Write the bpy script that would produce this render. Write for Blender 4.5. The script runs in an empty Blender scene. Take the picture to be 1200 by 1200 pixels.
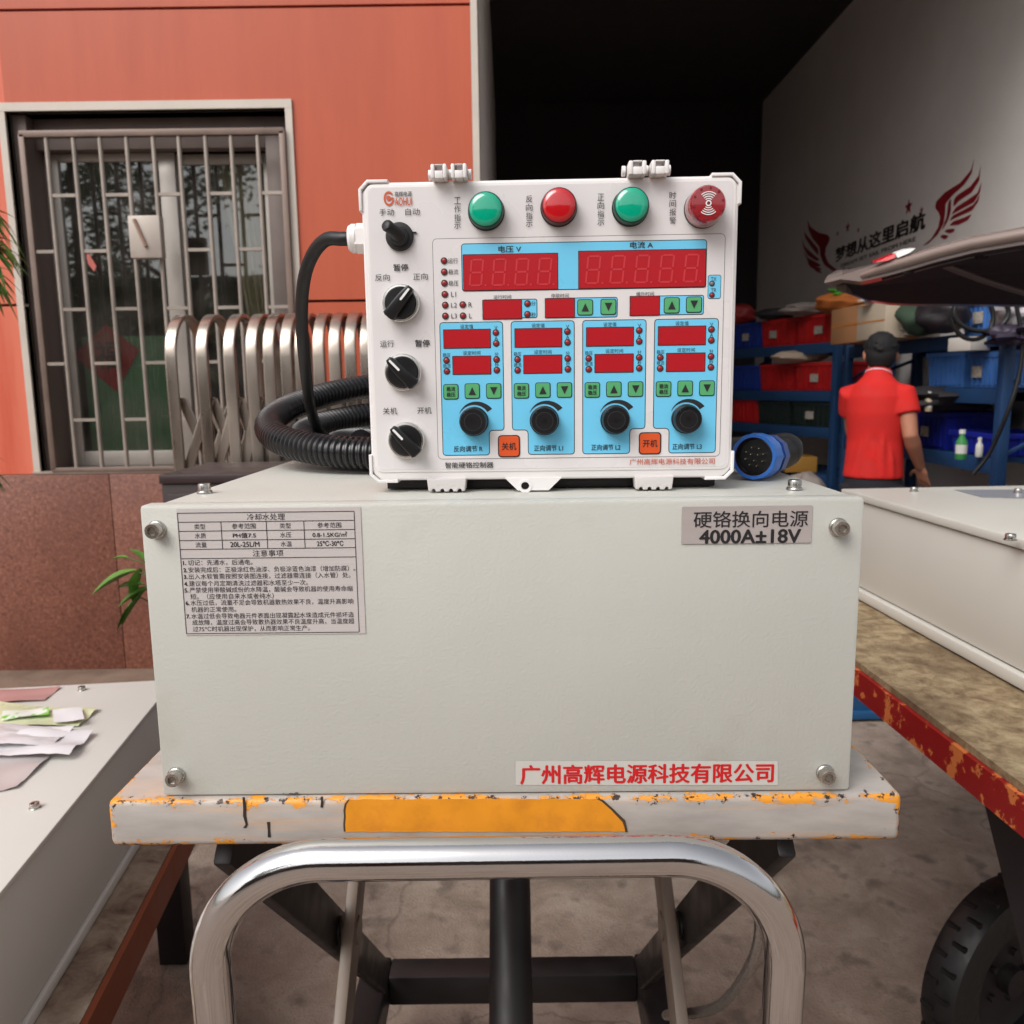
import bpy, bmesh, math, random
from mathutils import Vector, Matrix
random.seed(7)
scene = bpy.context.scene
COL = scene.collection
R = math.radians
HC = 1.45                                   # camera height above the yard

# ------------------------------------------------------------------ camera
F_PX, PITCH, ROLL = 960.0, 0.1524, -0.0131
_cp, _sp = math.cos(PITCH), math.sin(PITCH)
FWD = Vector((0, _cp, -_sp)); _up0 = Vector((0, _sp, _cp)); _rt0 = Vector((1, 0, 0))
RT = math.cos(ROLL) * _rt0 + math.sin(ROLL) * _up0
UP = -math.sin(ROLL) * _rt0 + math.cos(ROLL) * _up0
CAM = Vector((0, 0, HC))
cd = bpy.data.cameras.new('camera'); cam = bpy.data.objects.new('camera', cd); COL.objects.link(cam)
cam.matrix_world = Matrix(((RT.x, UP.x, -FWD.x, 0), (RT.y, UP.y, -FWD.y, 0), (RT.z, UP.z, -FWD.z, HC), (0, 0, 0, 1)))
cd.sensor_width = 36; cd.lens = F_PX / 1200 * 36; cd.clip_start = .02; cd.clip_end = 2000
cd.dof.use_dof = True; cd.dof.focus_distance = .74; cd.dof.aperture_fstop = 12.5
scene.camera = cam

# ------------------------------------------------------------------ sky, sun, exposure
SUN_EL, SUN_AZ = R(47), R(221)              # azimuth: clockwise from +Y, the light comes from behind and left
world = bpy.data.worlds.new('World'); scene.world = world; world.use_nodes = True
wn = world.node_tree; wn.nodes.clear()
sky = wn.nodes.new('ShaderNodeTexSky'); sky.sky_type = 'NISHITA'; sky.sun_disc = False
sky.sun_elevation = SUN_EL; sky.sun_rotation = SUN_AZ; sky.air_density = 1.0; sky.dust_density = 4.0
hs = wn.nodes.new('ShaderNodeHueSaturation'); hs.inputs['Saturation'].default_value = .22
bg = wn.nodes.new('ShaderNodeBackground'); bg.inputs['Strength'].default_value = .115
wo = wn.nodes.new('ShaderNodeOutputWorld')
wn.links.new(sky.outputs[0], hs.inputs['Color']); wn.links.new(hs.outputs[0], bg.inputs[0]); wn.links.new(bg.outputs[0], wo.inputs[0])
sd = bpy.data.lights.new('sun', 'SUN'); sd.energy = 1.2; sd.angle = R(40); sd.color = (1, .98, .96)
sun = bpy.data.objects.new('sun', sd); COL.objects.link(sun)
_d = Vector((math.sin(SUN_AZ) * math.cos(SUN_EL), math.cos(SUN_AZ) * math.cos(SUN_EL), math.sin(SUN_EL)))
sun.rotation_euler = _d.to_track_quat('Z', 'Y').to_euler()
scene.view_settings.view_transform = 'Standard'; scene.view_settings.look = 'None'
scene.view_settings.exposure = 0.5; scene.view_settings.gamma = 1.0
scene.cycles.use_denoising = True
scene.cycles.max_bounces = 8

# ------------------------------------------------------------------ helpers: geometry of the view
def ray(px, py): return FWD + RT * ((px - 600) / F_PX) - UP * ((py - 600) / F_PX)
def at(px, py, Y):
    d = ray(px, py); return CAM + d * (Y / d.y)
def atz(px, py, z):
    d = ray(px, py); return CAM + d * ((z - HC) / d.z)
def atx(px, py, X):
    d = ray(px, py); return CAM + d * (X / d.x)

class Plane:                                # a flat face in the world: u to the right, v up, n towards the viewer
    def __init__(s, o, u, v): s.o, s.u, s.v = Vector(o), Vector(u).normalized(), Vector(v).normalized(); s.n = s.u.cross(s.v)
    def pix(s, px, py):
        d = ray(px, py); t = (s.o - CAM).dot(s.n) / d.dot(s.n); p = CAM + d * t - s.o
        return p.dot(s.u), p.dot(s.v)
    def k(s, px, py):
        a = s.pix(px, py); b = s.pix(px + 1, py); return math.hypot(b[0] - a[0], b[1] - a[1])
    def pt(s, u, v, h=0): return s.o + s.u * u + s.v * v + s.n * h
    def mat(s, u, v, h=0):                  # local x=u, y=v, z=n
        p = s.pt(u, v, h)
        return Matrix(((s.u.x, s.v.x, s.n.x, p.x), (s.u.y, s.v.y, s.n.y, p.y), (s.u.z, s.v.z, s.n.z, p.z), (0, 0, 0, 1)))

# ------------------------------------------------------------------ helpers: materials
def S(r, g, b):
    f = lambda c: (c / 255 / 12.92) if c / 255 <= .04045 else ((c / 255 + .055) / 1.055) ** 2.4
    return (f(r), f(g), f(b), 1)
MATS = {}
def M(name, col=None, rough=.5, metal=0, var=0.0, vscale=8, bump=0, bscale=200, rvar=0.1, coat=0, spec=.5, col2=None, mix=(.4, .6), mscale=5, mdet=6, trans=0, stretch=None, alpha=1):
    if name in MATS: return MATS[name]
    m = bpy.data.materials.new(name); m.use_nodes = True; nt = m.node_tree; N = nt.nodes; L = nt.links
    b = N['Principled BSDF']; b.inputs['Roughness'].default_value = rough; b.inputs['Metallic'].default_value = metal
    b.inputs['Coat Weight'].default_value = coat; b.inputs['Specular IOR Level'].default_value = spec
    b.inputs['Transmission Weight'].default_value = trans; b.inputs['Alpha'].default_value = alpha
    b.inputs['Base Color'].default_value = col
    tc = N.new('ShaderNodeTexCoord'); src = tc.outputs['Object']
    if stretch:
        mp = N.new('ShaderNodeMapping'); mp.inputs['Scale'].default_value = stretch; L.new(src, mp.inputs[0]); src = mp.outputs[0]
    out = None
    if col2:
        n = N.new('ShaderNodeTexNoise'); n.inputs['Scale'].default_value = mscale; n.inputs['Detail'].default_value = mdet; n.inputs['Roughness'].default_value = .65
        L.new(src, n.inputs['Vector'])
        r = N.new('ShaderNodeValToRGB'); r.color_ramp.elements[0].position = mix[0]; r.color_ramp.elements[1].position = mix[1]
        r.color_ramp.elements[0].color = col; r.color_ramp.elements[1].color = col2
        L.new(n.outputs['Fac'], r.inputs[0]); out = r.outputs[0]
    if var:
        n = N.new('ShaderNodeTexNoise'); n.inputs['Scale'].default_value = vscale; n.inputs['Detail'].default_value = 5; L.new(src, n.inputs['Vector'])
        mr = N.new('ShaderNodeMapRange'); mr.inputs['From Min'].default_value = .3; mr.inputs['From Max'].default_value = .7
        mr.inputs['To Min'].default_value = 1 - var; mr.inputs['To Max'].default_value = 1 + var
        L.new(n.outputs['Fac'], mr.inputs[0])
        h = N.new('ShaderNodeHueSaturation'); h.inputs['Color'].default_value = col
        if out: L.new(out, h.inputs['Color'])
        L.new(mr.outputs[0], h.inputs['Value']); out = h.outputs[0]
        if rvar:
            m2 = N.new('ShaderNodeMapRange'); m2.inputs['To Min'].default_value = max(0, rough - rvar); m2.inputs['To Max'].default_value = min(1, rough + rvar)
            m2.inputs['From Min'].default_value = .3; m2.inputs['From Max'].default_value = .7
            L.new(n.outputs['Fac'], m2.inputs[0]); L.new(m2.outputs[0], b.inputs['Roughness'])
    if out: L.new(out, b.inputs['Base Color'])
    if bump:
        n = N.new('ShaderNodeTexNoise'); n.inputs['Scale'].default_value = bscale; n.inputs['Detail'].default_value = 3; L.new(tc.outputs['Object'], n.inputs['Vector'])
        bp = N.new('ShaderNodeBump'); bp.inputs['Strength'].default_value = bump; bp.inputs['Distance'].default_value = .002
        L.new(n.outputs['Fac'], bp.inputs['Height']); L.new(bp.outputs[0], b.inputs['Normal'])
    MATS[name] = m; return m

# ------------------------------------------------------------------ helpers: mesh building
class MB:
    def __init__(s): s.v, s.f, s.m = [], [], []
    def raw(s, vs, fs, mat=0, X=None):
        o = len(s.v); s.v += [(X @ Vector(v)) if X else Vector(v) for v in vs]
        s.f += [tuple(i + o for i in f) for f in fs]; s.m += [mat] * len(fs); return s
    def bm(s, b, mat=0, X=None):
        b.verts.ensure_lookup_table(); b.verts.index_update()
        s.raw([v.co.copy() for v in b.verts], [[v.index for v in f.verts] for f in b.faces], mat, X); b.free(); return s
    def box(s, c, d, bev=0, mat=0, X=None, seg=2):
        b = bmesh.new(); bmesh.ops.create_cube(b, size=1)
        for v in b.verts: v.co = Vector((v.co.x * d[0] + c[0], v.co.y * d[1] + c[1], v.co.z * d[2] + c[2]))
        if bev: bmesh.ops.bevel(b, geom=b.edges[:], offset=bev, segments=seg, affect='EDGES', profile=.5)
        return s.bm(b, mat, X)
    def bb(s, a, b_, bev=0, mat=0, X=None):  # box by two corners
        c = [(a[i] + b_[i]) / 2 for i in range(3)]; d = [abs(b_[i] - a[i]) for i in range(3)]
        return s.box(c, d, bev, mat, X)
    def cyl(s, r, z0, z1, mat=0, X=None, n=32, r2=None, bev=0):
        prof = [(r, z0), (r if r2 is None else r2, z1)]
        if bev:
            rr = r if r2 is None else r2
            prof = [(r, z0), (rr, z1 - bev), (rr - bev * .3, z1 - bev * .3), (rr - bev, z1)]
        return s.lathe(prof, mat, X, n)
    def lathe(s, prof, mat=0, X=None, n=32, cap=(True, True)):
        vs, fs = [], []
        for r, z in prof:
            for i in range(n): a = 2 * math.pi * i / n; vs.append((r * math.cos(a), r * math.sin(a), z))
        for j in range(len(prof) - 1):
            for i in range(n):
                k = (i + 1) % n; fs.append((j * n + i, j * n + k, (j + 1) * n + k, (j + 1) * n + i))
        if cap[0]: fs.append(tuple(reversed(range(n))))
        if cap[1]: fs.append(tuple(range((len(prof) - 1) * n, len(prof) * n)))
        return s.raw(vs, fs, mat, X)
    def loft(s, rings, mat=0, X=None, cap=True):     # rings: lists of equal length
        n = len(rings[0]); vs = [p for r in rings for p in r]; fs = []
        for j in range(len(rings) - 1):
            for i in range(n):
                k = (i + 1) % n; fs.append((j * n + i, j * n + k, (j + 1) * n + k, (j + 1) * n + i))
        if cap: fs.append(tuple(reversed(range(n)))); fs.append(tuple(range((len(rings) - 1) * n, len(rings) * n)))
        return s.raw(vs, fs, mat, X)
    def tube(s, pts, rad, n=12, mat=0, X=None, cap=True, ref=None, pw=1.0):   # rad: number, list, or list of (ra, rb)
        pts = [Vector(p) for p in pts]; N = len(pts); rings = []; prev = None
        for i in range(N):
            t = (pts[min(i + 1, N - 1)] - pts[max(i - 1, 0)]).normalized()
            if prev is None:
                a = Vector(ref) if ref else (Vector((0, 0, 1)) if abs(t.z) < .9 else Vector((1, 0, 0)))
            else: a = prev
            a = (a - t * a.dot(t)).normalized(); b = t.cross(a); prev = a
            r = rad[i] if isinstance(rad, (list, tuple)) else rad
            ra, rb = r if isinstance(r, (list, tuple)) else (r, r)
            sg = lambda q: math.copysign(abs(q) ** pw, q)
            rings.append([pts[i] + a * (ra * sg(math.cos(2 * math.pi * k / n))) + b * (rb * sg(math.sin(2 * math.pi * k / n))) for k in range(n)])
        return s.loft(rings, mat, X, cap)
    def prism(s, poly, z0, z1, mat=0, X=None, bev=0):  # polygon in xy, extruded along z
        b = bmesh.new(); vs = [b.verts.new((p[0], p[1], z0)) for p in poly]; f = b.faces.new(vs)
        if f.calc_area() and f.normal.z > 0: f.normal_flip()
        b.normal_update()
        r = bmesh.ops.extrude_face_region(b, geom=[f])
        for v in r['geom']:
            if isinstance(v, bmesh.types.BMVert): v.co.z = z1
        bmesh.ops.recalc_face_normals(b, faces=b.faces[:])
        if bev:
            top = [e for e in b.edges if all(abs(v.co.z - z1) < 1e-9 for v in e.verts)]
            bmesh.ops.bevel(b, geom=top, offset=bev, segments=3, affect='EDGES', profile=.5)
        return s.bm(b, mat, X)
    def poly(s, pts, mat=0, X=None): return s.raw(pts, [tuple(range(len(pts)))], mat, X)
    def ellipsoid(s, c, r, mat=0, X=None, n=20, m=12):
        prof = [[(c[0] + r[0] * math.sin(math.pi * j / m) * math.cos(2 * math.pi * i / n), c[1] + r[1] * math.sin(math.pi * j / m) * math.sin(2 * math.pi * i / n), c[2] - r[2] * math.cos(math.pi * j / m)) for i in range(n)] for j in range(m + 1)]
        prof[0] = [(c[0] + 1e-4 * math.cos(2 * math.pi * i / n), c[1] + 1e-4 * math.sin(2 * math.pi * i / n), c[2] - r[2]) for i in range(n)]
        prof[m] = [(c[0] + 1e-4 * math.cos(2 * math.pi * i / n), c[1] + 1e-4 * math.sin(2 * math.pi * i / n), c[2] + r[2]) for i in range(n)]
        return s.loft(prof, mat, X)

def rrect(x0, y0, x1, y1, r, n=5):
    if x0 > x1: x0, x1 = x1, x0
    if y0 > y1: y0, y1 = y1, y0
    out = []
    for cx, cy, a0 in ((x1 - r, y1 - r, 0), (x0 + r, y1 - r, 90), (x0 + r, y0 + r, 180), (x1 - r, y0 + r, 270)):
        for i in range(n + 1):
            a = R(a0 + 90 * i / n); out.append((cx + r * math.cos(a), cy + r * math.sin(a)))
    return out
def roundpoly(pts, r, n=4):
    out = []; N = len(pts)
    for i in range(N):
        p = Vector(pts[i]).to_2d(); a = Vector(pts[i - 1]).to_2d(); b = Vector(pts[(i + 1) % N]).to_2d()
        da, db = (a - p), (b - p); rr = min(r, da.length * .45, db.length * .45)
        A = p + da.normalized() * rr; B = p + db.normalized() * rr
        for k in range(n + 1):
            t = k / n; q = A * (1 - t) ** 2 + p * 2 * t * (1 - t) + B * t * t; out.append((q.x, q.y))
    return out
def inset(poly, d):
    out = []; N = len(poly); ar = sum(poly[i - 1][0] * poly[i][1] - poly[i][0] * poly[i - 1][1] for i in range(N)); sg = 1 if ar > 0 else -1
    for i in range(N):
        a = Vector(poly[i - 1]).to_2d(); p = Vector(poly[i]).to_2d(); b = Vector(poly[(i + 1) % N]).to_2d()
        e1 = (p - a); e2 = (b - p)
        n1 = Vector((-e1.y, e1.x)).normalized() * sg if e1.length > 1e-9 else Vector((0, 0)); n2 = Vector((-e2.y, e2.x)).normalized() * sg if e2.length > 1e-9 else n1
        nn = (n1 + n2); nn = nn.normalized() if nn.length > 1e-6 else n1
        q = p + nn * (d / max(.5, nn.dot(n1))); out.append((q.x, q.y))
    return out
def smooth_path(pts, per=12):
    pts = [Vector(p) for p in pts]; out = []
    P = [pts[0] * 2 - pts[1]] + pts + [pts[-1] * 2 - pts[-2]]
    for i in range(1, len(P) - 2):
        for k in range(per):
            t = k / per; a, b, c, d = P[i - 1], P[i], P[i + 1], P[i + 2]
            out.append(.5 * ((2 * b) + (c - a) * t + (2 * a - 5 * b + 4 * c - d) * t * t + (3 * b - a - 3 * c + d) * t ** 3))
    out.append(pts[-1]); return out
def root_of(o):
    while o.parent: o = o.parent
    return o
def obj(name, mb, mats, parent=None, smooth=35, world=True, tri=False):
    """one mesh object; with world=True the builder holds world coordinates and they are brought into the parent's frame"""
    me = bpy.data.meshes.new(name)
    vs = mb.v
    if parent is not None and world:
        r = root_of(parent); inv = (Matrix.Translation(r.location) @ r.rotation_euler.to_matrix().to_4x4()).inverted()
        vs = [inv @ v for v in vs]
    me.from_pydata([tuple(v) for v in vs], [], mb.f)
    for m in (mats if isinstance(mats, (list, tuple)) else [mats]): me.materials.append(m)
    me.polygons.foreach_set('material_index', mb.m)
    if smooth:
        me.polygons.foreach_set('use_smooth', [True] * len(me.polygons)); me.update(); me.set_sharp_from_angle(angle=R(smooth))
    me.update()
    o = bpy.data.objects.new(name, me); COL.objects.link(o)
    if parent is not None: o.parent = parent
    return o
def tag(o, label=None, cat=None, group=None, kind=None):
    if label: o['label'] = label
    if cat: o['category'] = cat
    if group: o['group'] = group
    if kind: o['kind'] = kind
    return o
def thing(name, label, cat, loc=(0, 0, 0), rz=0, group=None):
    o = bpy.data.objects.new(name, None); COL.objects.link(o); o.location = loc; o.rotation_euler = (0, 0, rz); o.empty_display_size = .05
    return tag(o, label, cat, group)
def dup(o, label=None, loc=None, rz=None):
    def cp(s, par):
        c = s.copy(); COL.objects.link(c); c.parent = par
        for ch in list(s.children): cp(ch, c)
        return c
    c = cp(o, None)
    if label: c['label'] = label
    if loc is not None: c.location = loc
    if rz is not None: c.rotation_euler = (0, 0, rz)
    return c
# lettering: glyph outlines filled flat
GL = {}
def glyphs(body):
    key = body
    if key not in GL:
        cu = bpy.data.curves.new('text', 'FONT'); cu.body = body; cu.size = 1; cu.resolution_u = 3
        t = bpy.data.objects.new('text', cu); COL.objects.link(t)
        dg = bpy.context.evaluated_depsgraph_get(); me = bpy.data.meshes.new_from_object(t.evaluated_get(dg))
        GL[key] = ([v.co.copy() for v in me.vertices], [tuple(p.vertices) for p in me.polygons])
        bpy.data.objects.remove(t); bpy.data.curves.remove(cu); bpy.data.meshes.remove(me)
    return GL[key]
def text(mb, pl, body, u, v, h, w=None, mat=0, lift=.0006, bold=0.0, anchor='c', slant=0.0, em=False):
    """lettering with its middle at (u, v); h = height of the ink, w = its width (kept in proportion when None)"""
    vs, fs = glyphs(body)
    if not vs: return
    x0 = min(p.x for p in vs); x1 = max(p.x for p in vs); y0 = min(p.y for p in vs); y1 = max(p.y for p in vs)
    if em: y0, y1 = -.12, .80                 # a line of running text: same scale whatever its letters
    sy = h / (y1 - y0); sx = sy if w is None else w / (x1 - x0)
    cx = (x0 + x1) / 2 if anchor == 'c' else x0; cy = (y0 + y1) / 2
    for i, (bx_, by_) in enumerate(((0, 0),) if not bold else ((bold, 0), (-bold, 0), (0, bold * .7), (0, -bold * .7))):   # heavier strokes: the same ink laid down a few times, each a hair higher
        mb.raw([pl.pt(u + (p.x - cx + bx_) * sx + (p.y - cy) * sy * slant, v + (p.y - cy + by_) * sy, lift + i * 3e-5) for p in vs], fs, mat)

# ------------------------------------------------------------------ materials
GREYPAINT = M('grey_powder_coat', S(190, 189, 181), .46, bump=.17, bscale=330, var=.035, vscale=5, col2=S(182, 178, 168), mix=(.58, .8), mscale=9, rvar=.14)
WHITEABS = M('white_plastic', S(230, 226, 224), .38, var=.012, vscale=9)
LIDABS = M('lid_plastic', S(228, 223, 221), .34, var=.012, vscale=9)
PANELW = M('panel_film', S(221, 216, 215), .3, var=.01, vscale=12)
INK = M('black_ink', S(32, 31, 33), .5)
INKG = M('grey_ink', S(62, 58, 58), .5)
ORINK = M('orange_ink', S(200, 88, 52), .5)
REDINK = M('red_ink', S(200, 22, 28), .45)
BLUEP = M('blue_print', S(112, 200, 236), .34, var=.01)
REDW = M('red_window', S(178, 30, 38), .22, coat=.3)
REDSEG = M('red_segment', S(196, 52, 58), .3)
LEDR = M('led_red', S(150, 36, 42), .25)
LEDG = M('led_grey', S(120, 116, 118), .3)
GREENK = M('green_key', S(86, 168, 110), .36)
ORK = M('orange_key', S(214, 84, 38), .36)
BLACKP = M('black_plastic', S(17, 16, 17), .36, var=.1, vscale=40)
BLACKR = M('black_rubber', S(20, 19, 20), .5, var=.1, vscale=60)
KNOBF = M('knob_face', S(25, 25, 27), .28)
WHITEM = M('white_mark', S(232, 230, 228), .4)
SATIN = M('satin_aluminium', S(214, 212, 208), .28, 1.0, var=.05, vscale=30)
STEELB = M('bolt_steel', S(190, 186, 180), .24, 1.0, var=.08, vscale=200)
BOLTIN = M('bolt_socket', S(168, 162, 154), .35, 1.0)
CHROME = M('chrome', S(214, 212, 212), .075, 1.0, var=.04, vscale=14, rvar=.05, bump=.02, bscale=900)
PLATE = M('brushed_label', S(178, 168, 165), .42, .15, var=.03, vscale=30, stretch=(1, 1, 40))
STICK = M('silver_sticker', S(196, 188, 185), .42, var=.03, vscale=20, stretch=(1, 1, 40))
CLEAR = M('clear_strip', S(196, 192, 184), .25)
DARKST = M('dark_steel', S(38, 32, 33), .5, .3, var=.15, vscale=14)
ALU = M('window_aluminium', S(176, 168, 160), .45, .3, var=.06, vscale=6)
GRILLE = M('grille_steel', S(160, 148, 138), .42, .45, var=.1, vscale=9)
GRILLEF = M('grille_frame_steel', S(120, 102, 92), .5, .3, var=.16, vscale=9)
STAIN = M('stainless_steel', S(170, 158, 147), .3, 1.0, var=.16, vscale=7, stretch=(1, 1, .3))
RACKB = M('rack_blue', S(28, 62, 102), .5, var=.1, vscale=6)

# ================================================================== SETTING
# ground
def noise_ramp_mat(name, stops, scale, rough=.8, bump=.3, bscale=60, extra=None):
    m = bpy.data.materials.new(name); m.use_nodes = True; nt = m.node_tree; N = nt.nodes; L = nt.links; b = N['Principled BSDF']
    b.inputs['Roughness'].default_value = rough
    tc = N.new('ShaderNodeTexCoord')
    n1 = N.new('ShaderNodeTexNoise'); n1.inputs['Scale'].default_value = scale; n1.inputs['Detail'].default_value = 12; n1.inputs['Roughness'].default_value = .68; n1.inputs['Distortion'].default_value = .4
    L.new(tc.outputs['Object'], n1.inputs['Vector'])
    r = N.new('ShaderNodeValToRGB'); cr = r.color_ramp
    cr.elements[0].position, cr.elements[0].color = stops[0]; cr.elements[1].position, cr.elements[1].color = stops[-1]
    for p, c in stops[1:-1]: e = cr.elements.new(p); e.color = c
    L.new(n1.outputs['Fac'], r.inputs[0]); out = r.outputs[0]
    if extra:
        sc, lo, hi, c2, f = extra
        n2 = N.new('ShaderNodeTexNoise'); n2.inputs['Scale'].default_value = sc; n2.inputs['Detail'].default_value = 4; L.new(tc.outputs['Object'], n2.inputs['Vector'])
        r2 = N.new('ShaderNodeMapRange'); r2.inputs['From Min'].default_value = lo; r2.inputs['From Max'].default_value = hi; r2.inputs['To Max'].default_value = f
        L.new(n2.outputs['Fac'], r2.inputs[0])
        mx = N.new('ShaderNodeMix'); mx.data_type = 'RGBA'; L.new(r2.outputs[0], mx.inputs['Factor']); L.new(out, mx.inputs['A']); mx.inputs['B'].default_value = c2; out = mx.outputs['Result']
    L.new(out, b.inputs['Base Color'])
    n3 = N.new('ShaderNodeTexNoise'); n3.inputs['Scale'].default_value = bscale; n3.inputs['Detail'].default_value = 6; L.new(tc.outputs['Object'], n3.inputs['Vector'])
    bp = N.new('ShaderNodeBump'); bp.inputs['Strength'].default_value = bump; bp.inputs['Distance'].default_value = .01
    L.new(n3.outputs['Fac'], bp.inputs['Height']); L.new(bp.outputs[0], b.inputs['Normal'])
    MATS[name] = m; return m
CONC = noise_ramp_mat('worn_concrete', [(.28, S(108, 94, 82)), (.48, S(142, 124, 110)), (.72, S(168, 152, 138))], 5.5, .75, .45, 140, (11, .55, .68, S(86, 74, 66), .65))
def add_cracks(m):
    nt = m.node_tree; N = nt.nodes; L = nt.links; bs = N['Principled BSDF']; src = bs.inputs['Base Color'].links[0].from_socket
    tc = N.new('ShaderNodeTexCoord'); nz = N.new('ShaderNodeTexNoise'); nz.inputs['Scale'].default_value = 2.5; nz.inputs['Detail'].default_value = 6; L.new(tc.outputs['Object'], nz.inputs['Vector'])
    ad = N.new('ShaderNodeVectorMath'); ad.operation = 'MULTIPLY_ADD'; L.new(nz.outputs['Color'], ad.inputs[0]); ad.inputs[1].default_value = (.5, .5, 0); L.new(tc.outputs['Object'], ad.inputs[2])
    vo = N.new('ShaderNodeTexVoronoi'); vo.feature = 'DISTANCE_TO_EDGE'; vo.inputs['Scale'].default_value = .9; L.new(ad.outputs[0], vo.inputs['Vector'])
    mr = N.new('ShaderNodeMapRange'); mr.inputs['From Min'].default_value = .0; mr.inputs['From Max'].default_value = .007; mr.inputs['To Min'].default_value = .4; mr.inputs['To Max'].default_value = 0; L.new(vo.outputs['Distance'], mr.inputs[0])
    gr = N.new('ShaderNodeTexNoise'); gr.inputs['Scale'].default_value = 160; gr.inputs['Detail'].default_value = 3; L.new(tc.outputs['Object'], gr.inputs['Vector'])
    g2 = N.new('ShaderNodeMapRange'); g2.inputs['From Min'].default_value = .62; g2.inputs['From Max'].default_value = .7; g2.inputs['To Max'].default_value = .45; L.new(gr.outputs['Fac'], g2.inputs[0])
    mxm = N.new('ShaderNodeMath'); mxm.operation = 'MAXIMUM'; L.new(mr.outputs[0], mxm.inputs[0]); L.new(g2.outputs[0], mxm.inputs[1])
    mx = N.new('ShaderNodeMix'); mx.data_type = 'RGBA'; L.new(mxm.outputs[0], mx.inputs['Factor']); L.new(src, mx.inputs['A']); mx.inputs['B'].default_value = S(62, 54, 48); L.new(mx.outputs['Result'], bs.inputs['Base Color'])
add_cracks(CONC)
g = MB(); g.poly([(-400, -400, 0), (400, -400, 0), (400, 400, 0), (-400, 400, 0)])
tag(obj('ground', g, CONC, smooth=0), kind='structure')
KERB = noise_ramp_mat('kerb_concrete', [(.3, S(104, 84, 70)), (.7, S(140, 118, 102))], 5, .85, .3, 80)
WALL_Y = 3.8
k = MB(); k.bb((-6, 3.42, 0), (-.14, WALL_Y + .02, .135), .008)
tag(obj('kerb', k, KERB), kind='structure')

# ---- building
OPEN_X0, OPEN_X1, LINT = -.12, 3.0, 4.3
GY1 = 10.2
ORANGE = M('orange_wall_tile', S(190, 88, 56), .42, var=.07, vscale=3, col2=S(172, 74, 46), mix=(.35, .75), mscale=6, stretch=(1, 1, .12))
FADED = M('faded_orange_tile', S(212, 110, 84), .45, var=.07, vscale=4, col2=S(200, 80, 52), mix=(.42, .72), mscale=9, stretch=(1, 1, .10))
GRANITE = noise_ramp_mat('red_granite', [(.3, S(70, 42, 36)), (.42, S(112, 68, 54)), (.56, S(132, 84, 68)), (.72, S(156, 112, 94))], 62, .4, .02, 60, (3.2, .45, .72, S(96, 58, 48), .5))
TRIM = M('pale_metal_trim', S(198, 188, 176), .45, .1, var=.05)
GWALL = noise_ramp_mat('limewashed_wall', [(.3, S(222, 214, 208)), (.7, S(234, 228, 223))], 1.5, .85, .1, 30)
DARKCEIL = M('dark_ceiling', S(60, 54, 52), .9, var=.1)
b = thing('workshop_building', 'orange tiled workshop with granite base, barred window and open dark garage', 'building', (-1.5, WALL_Y, 0))
WX0, WX1, WZ0, WZ1 = -2.185, -.965, 1.075, 2.66        # window opening
GT = HC - .375                                          # top of the granite
w = MB()
for x0, x1, z0, z1 in ((-6, WX0, GT, 6), (WX1, -.152, GT, 6), (WX0, WX1, WZ1, 6)):
    # tiles with a dark open joint at the height the photo shows
    cuts = [z for z in (HC + .391, HC + 1.62, HC + 2.85) if z0 < z < z1]
    zz = [z0] + cuts + [z1]
    for i in range(len(zz) - 1):
        w.bb((x0, WALL_Y, zz[i] + (.006 if i else 0)), (x1, WALL_Y + .03, zz[i + 1] - (.006 if i < len(zz) - 2 else 0)), 0, 1 if x1 <= WX0 else 0)
obj('orange_wall', w, [ORANGE, FADED], b, 0)
w = MB()
w.bb((-6, WALL_Y + .032, .1), (WX0, WALL_Y + .2, 6)); w.bb((WX1, WALL_Y + .032, .1), (-.15, WALL_Y + .2, 6)); w.bb((WX0, WALL_Y + .032, WZ1), (WX1, WALL_Y + .2, 6)); w.bb((WX0, WALL_Y + .032, .1), (WX1, WALL_Y + .2, WZ0))
obj('backing_wall', w, DARKCEIL, b, 0)
w = MB()
xs = [-6, -5.2, -4.3, -3.4, -2.5, -1.86, -.9, -.152]
for i in range(len(xs) - 1): w.bb((xs[i] + .0015, WALL_Y - .03, .1), (xs[i + 1] - .0015, WALL_Y + .03, GT - .002), .002)
obj('granite_base', w, GRANITE, b)
w = MB(); w.bb((-.15, WALL_Y - .035, .0), (-.121, WALL_Y + .21, LINT)); w.bb((-.15, WALL_Y - .03, LINT), (3.2, WALL_Y + .0, LINT + .03))
obj('opening_trim', w, TRIM, b)
w = MB(); w.bb((WX0 - .030, WALL_Y - .012, WZ0 - .005), (WX0, WALL_Y + .12, WZ1 - .001)); obj('window_surround', w, TRIM, b)
w = MB(); w.bb((WX1, WALL_Y - .012, WZ0 - .005), (WX1 + .03, WALL_Y + .12, WZ1 - .001)); obj('window_surround', w, TRIM, b)
w = MB(); w.bb((WX0 - .030, WALL_Y - .012, WZ1), (WX1 + .03, WALL_Y + .12, WZ1 + .035)); obj('window_surround', w, TRIM, b)
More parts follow.
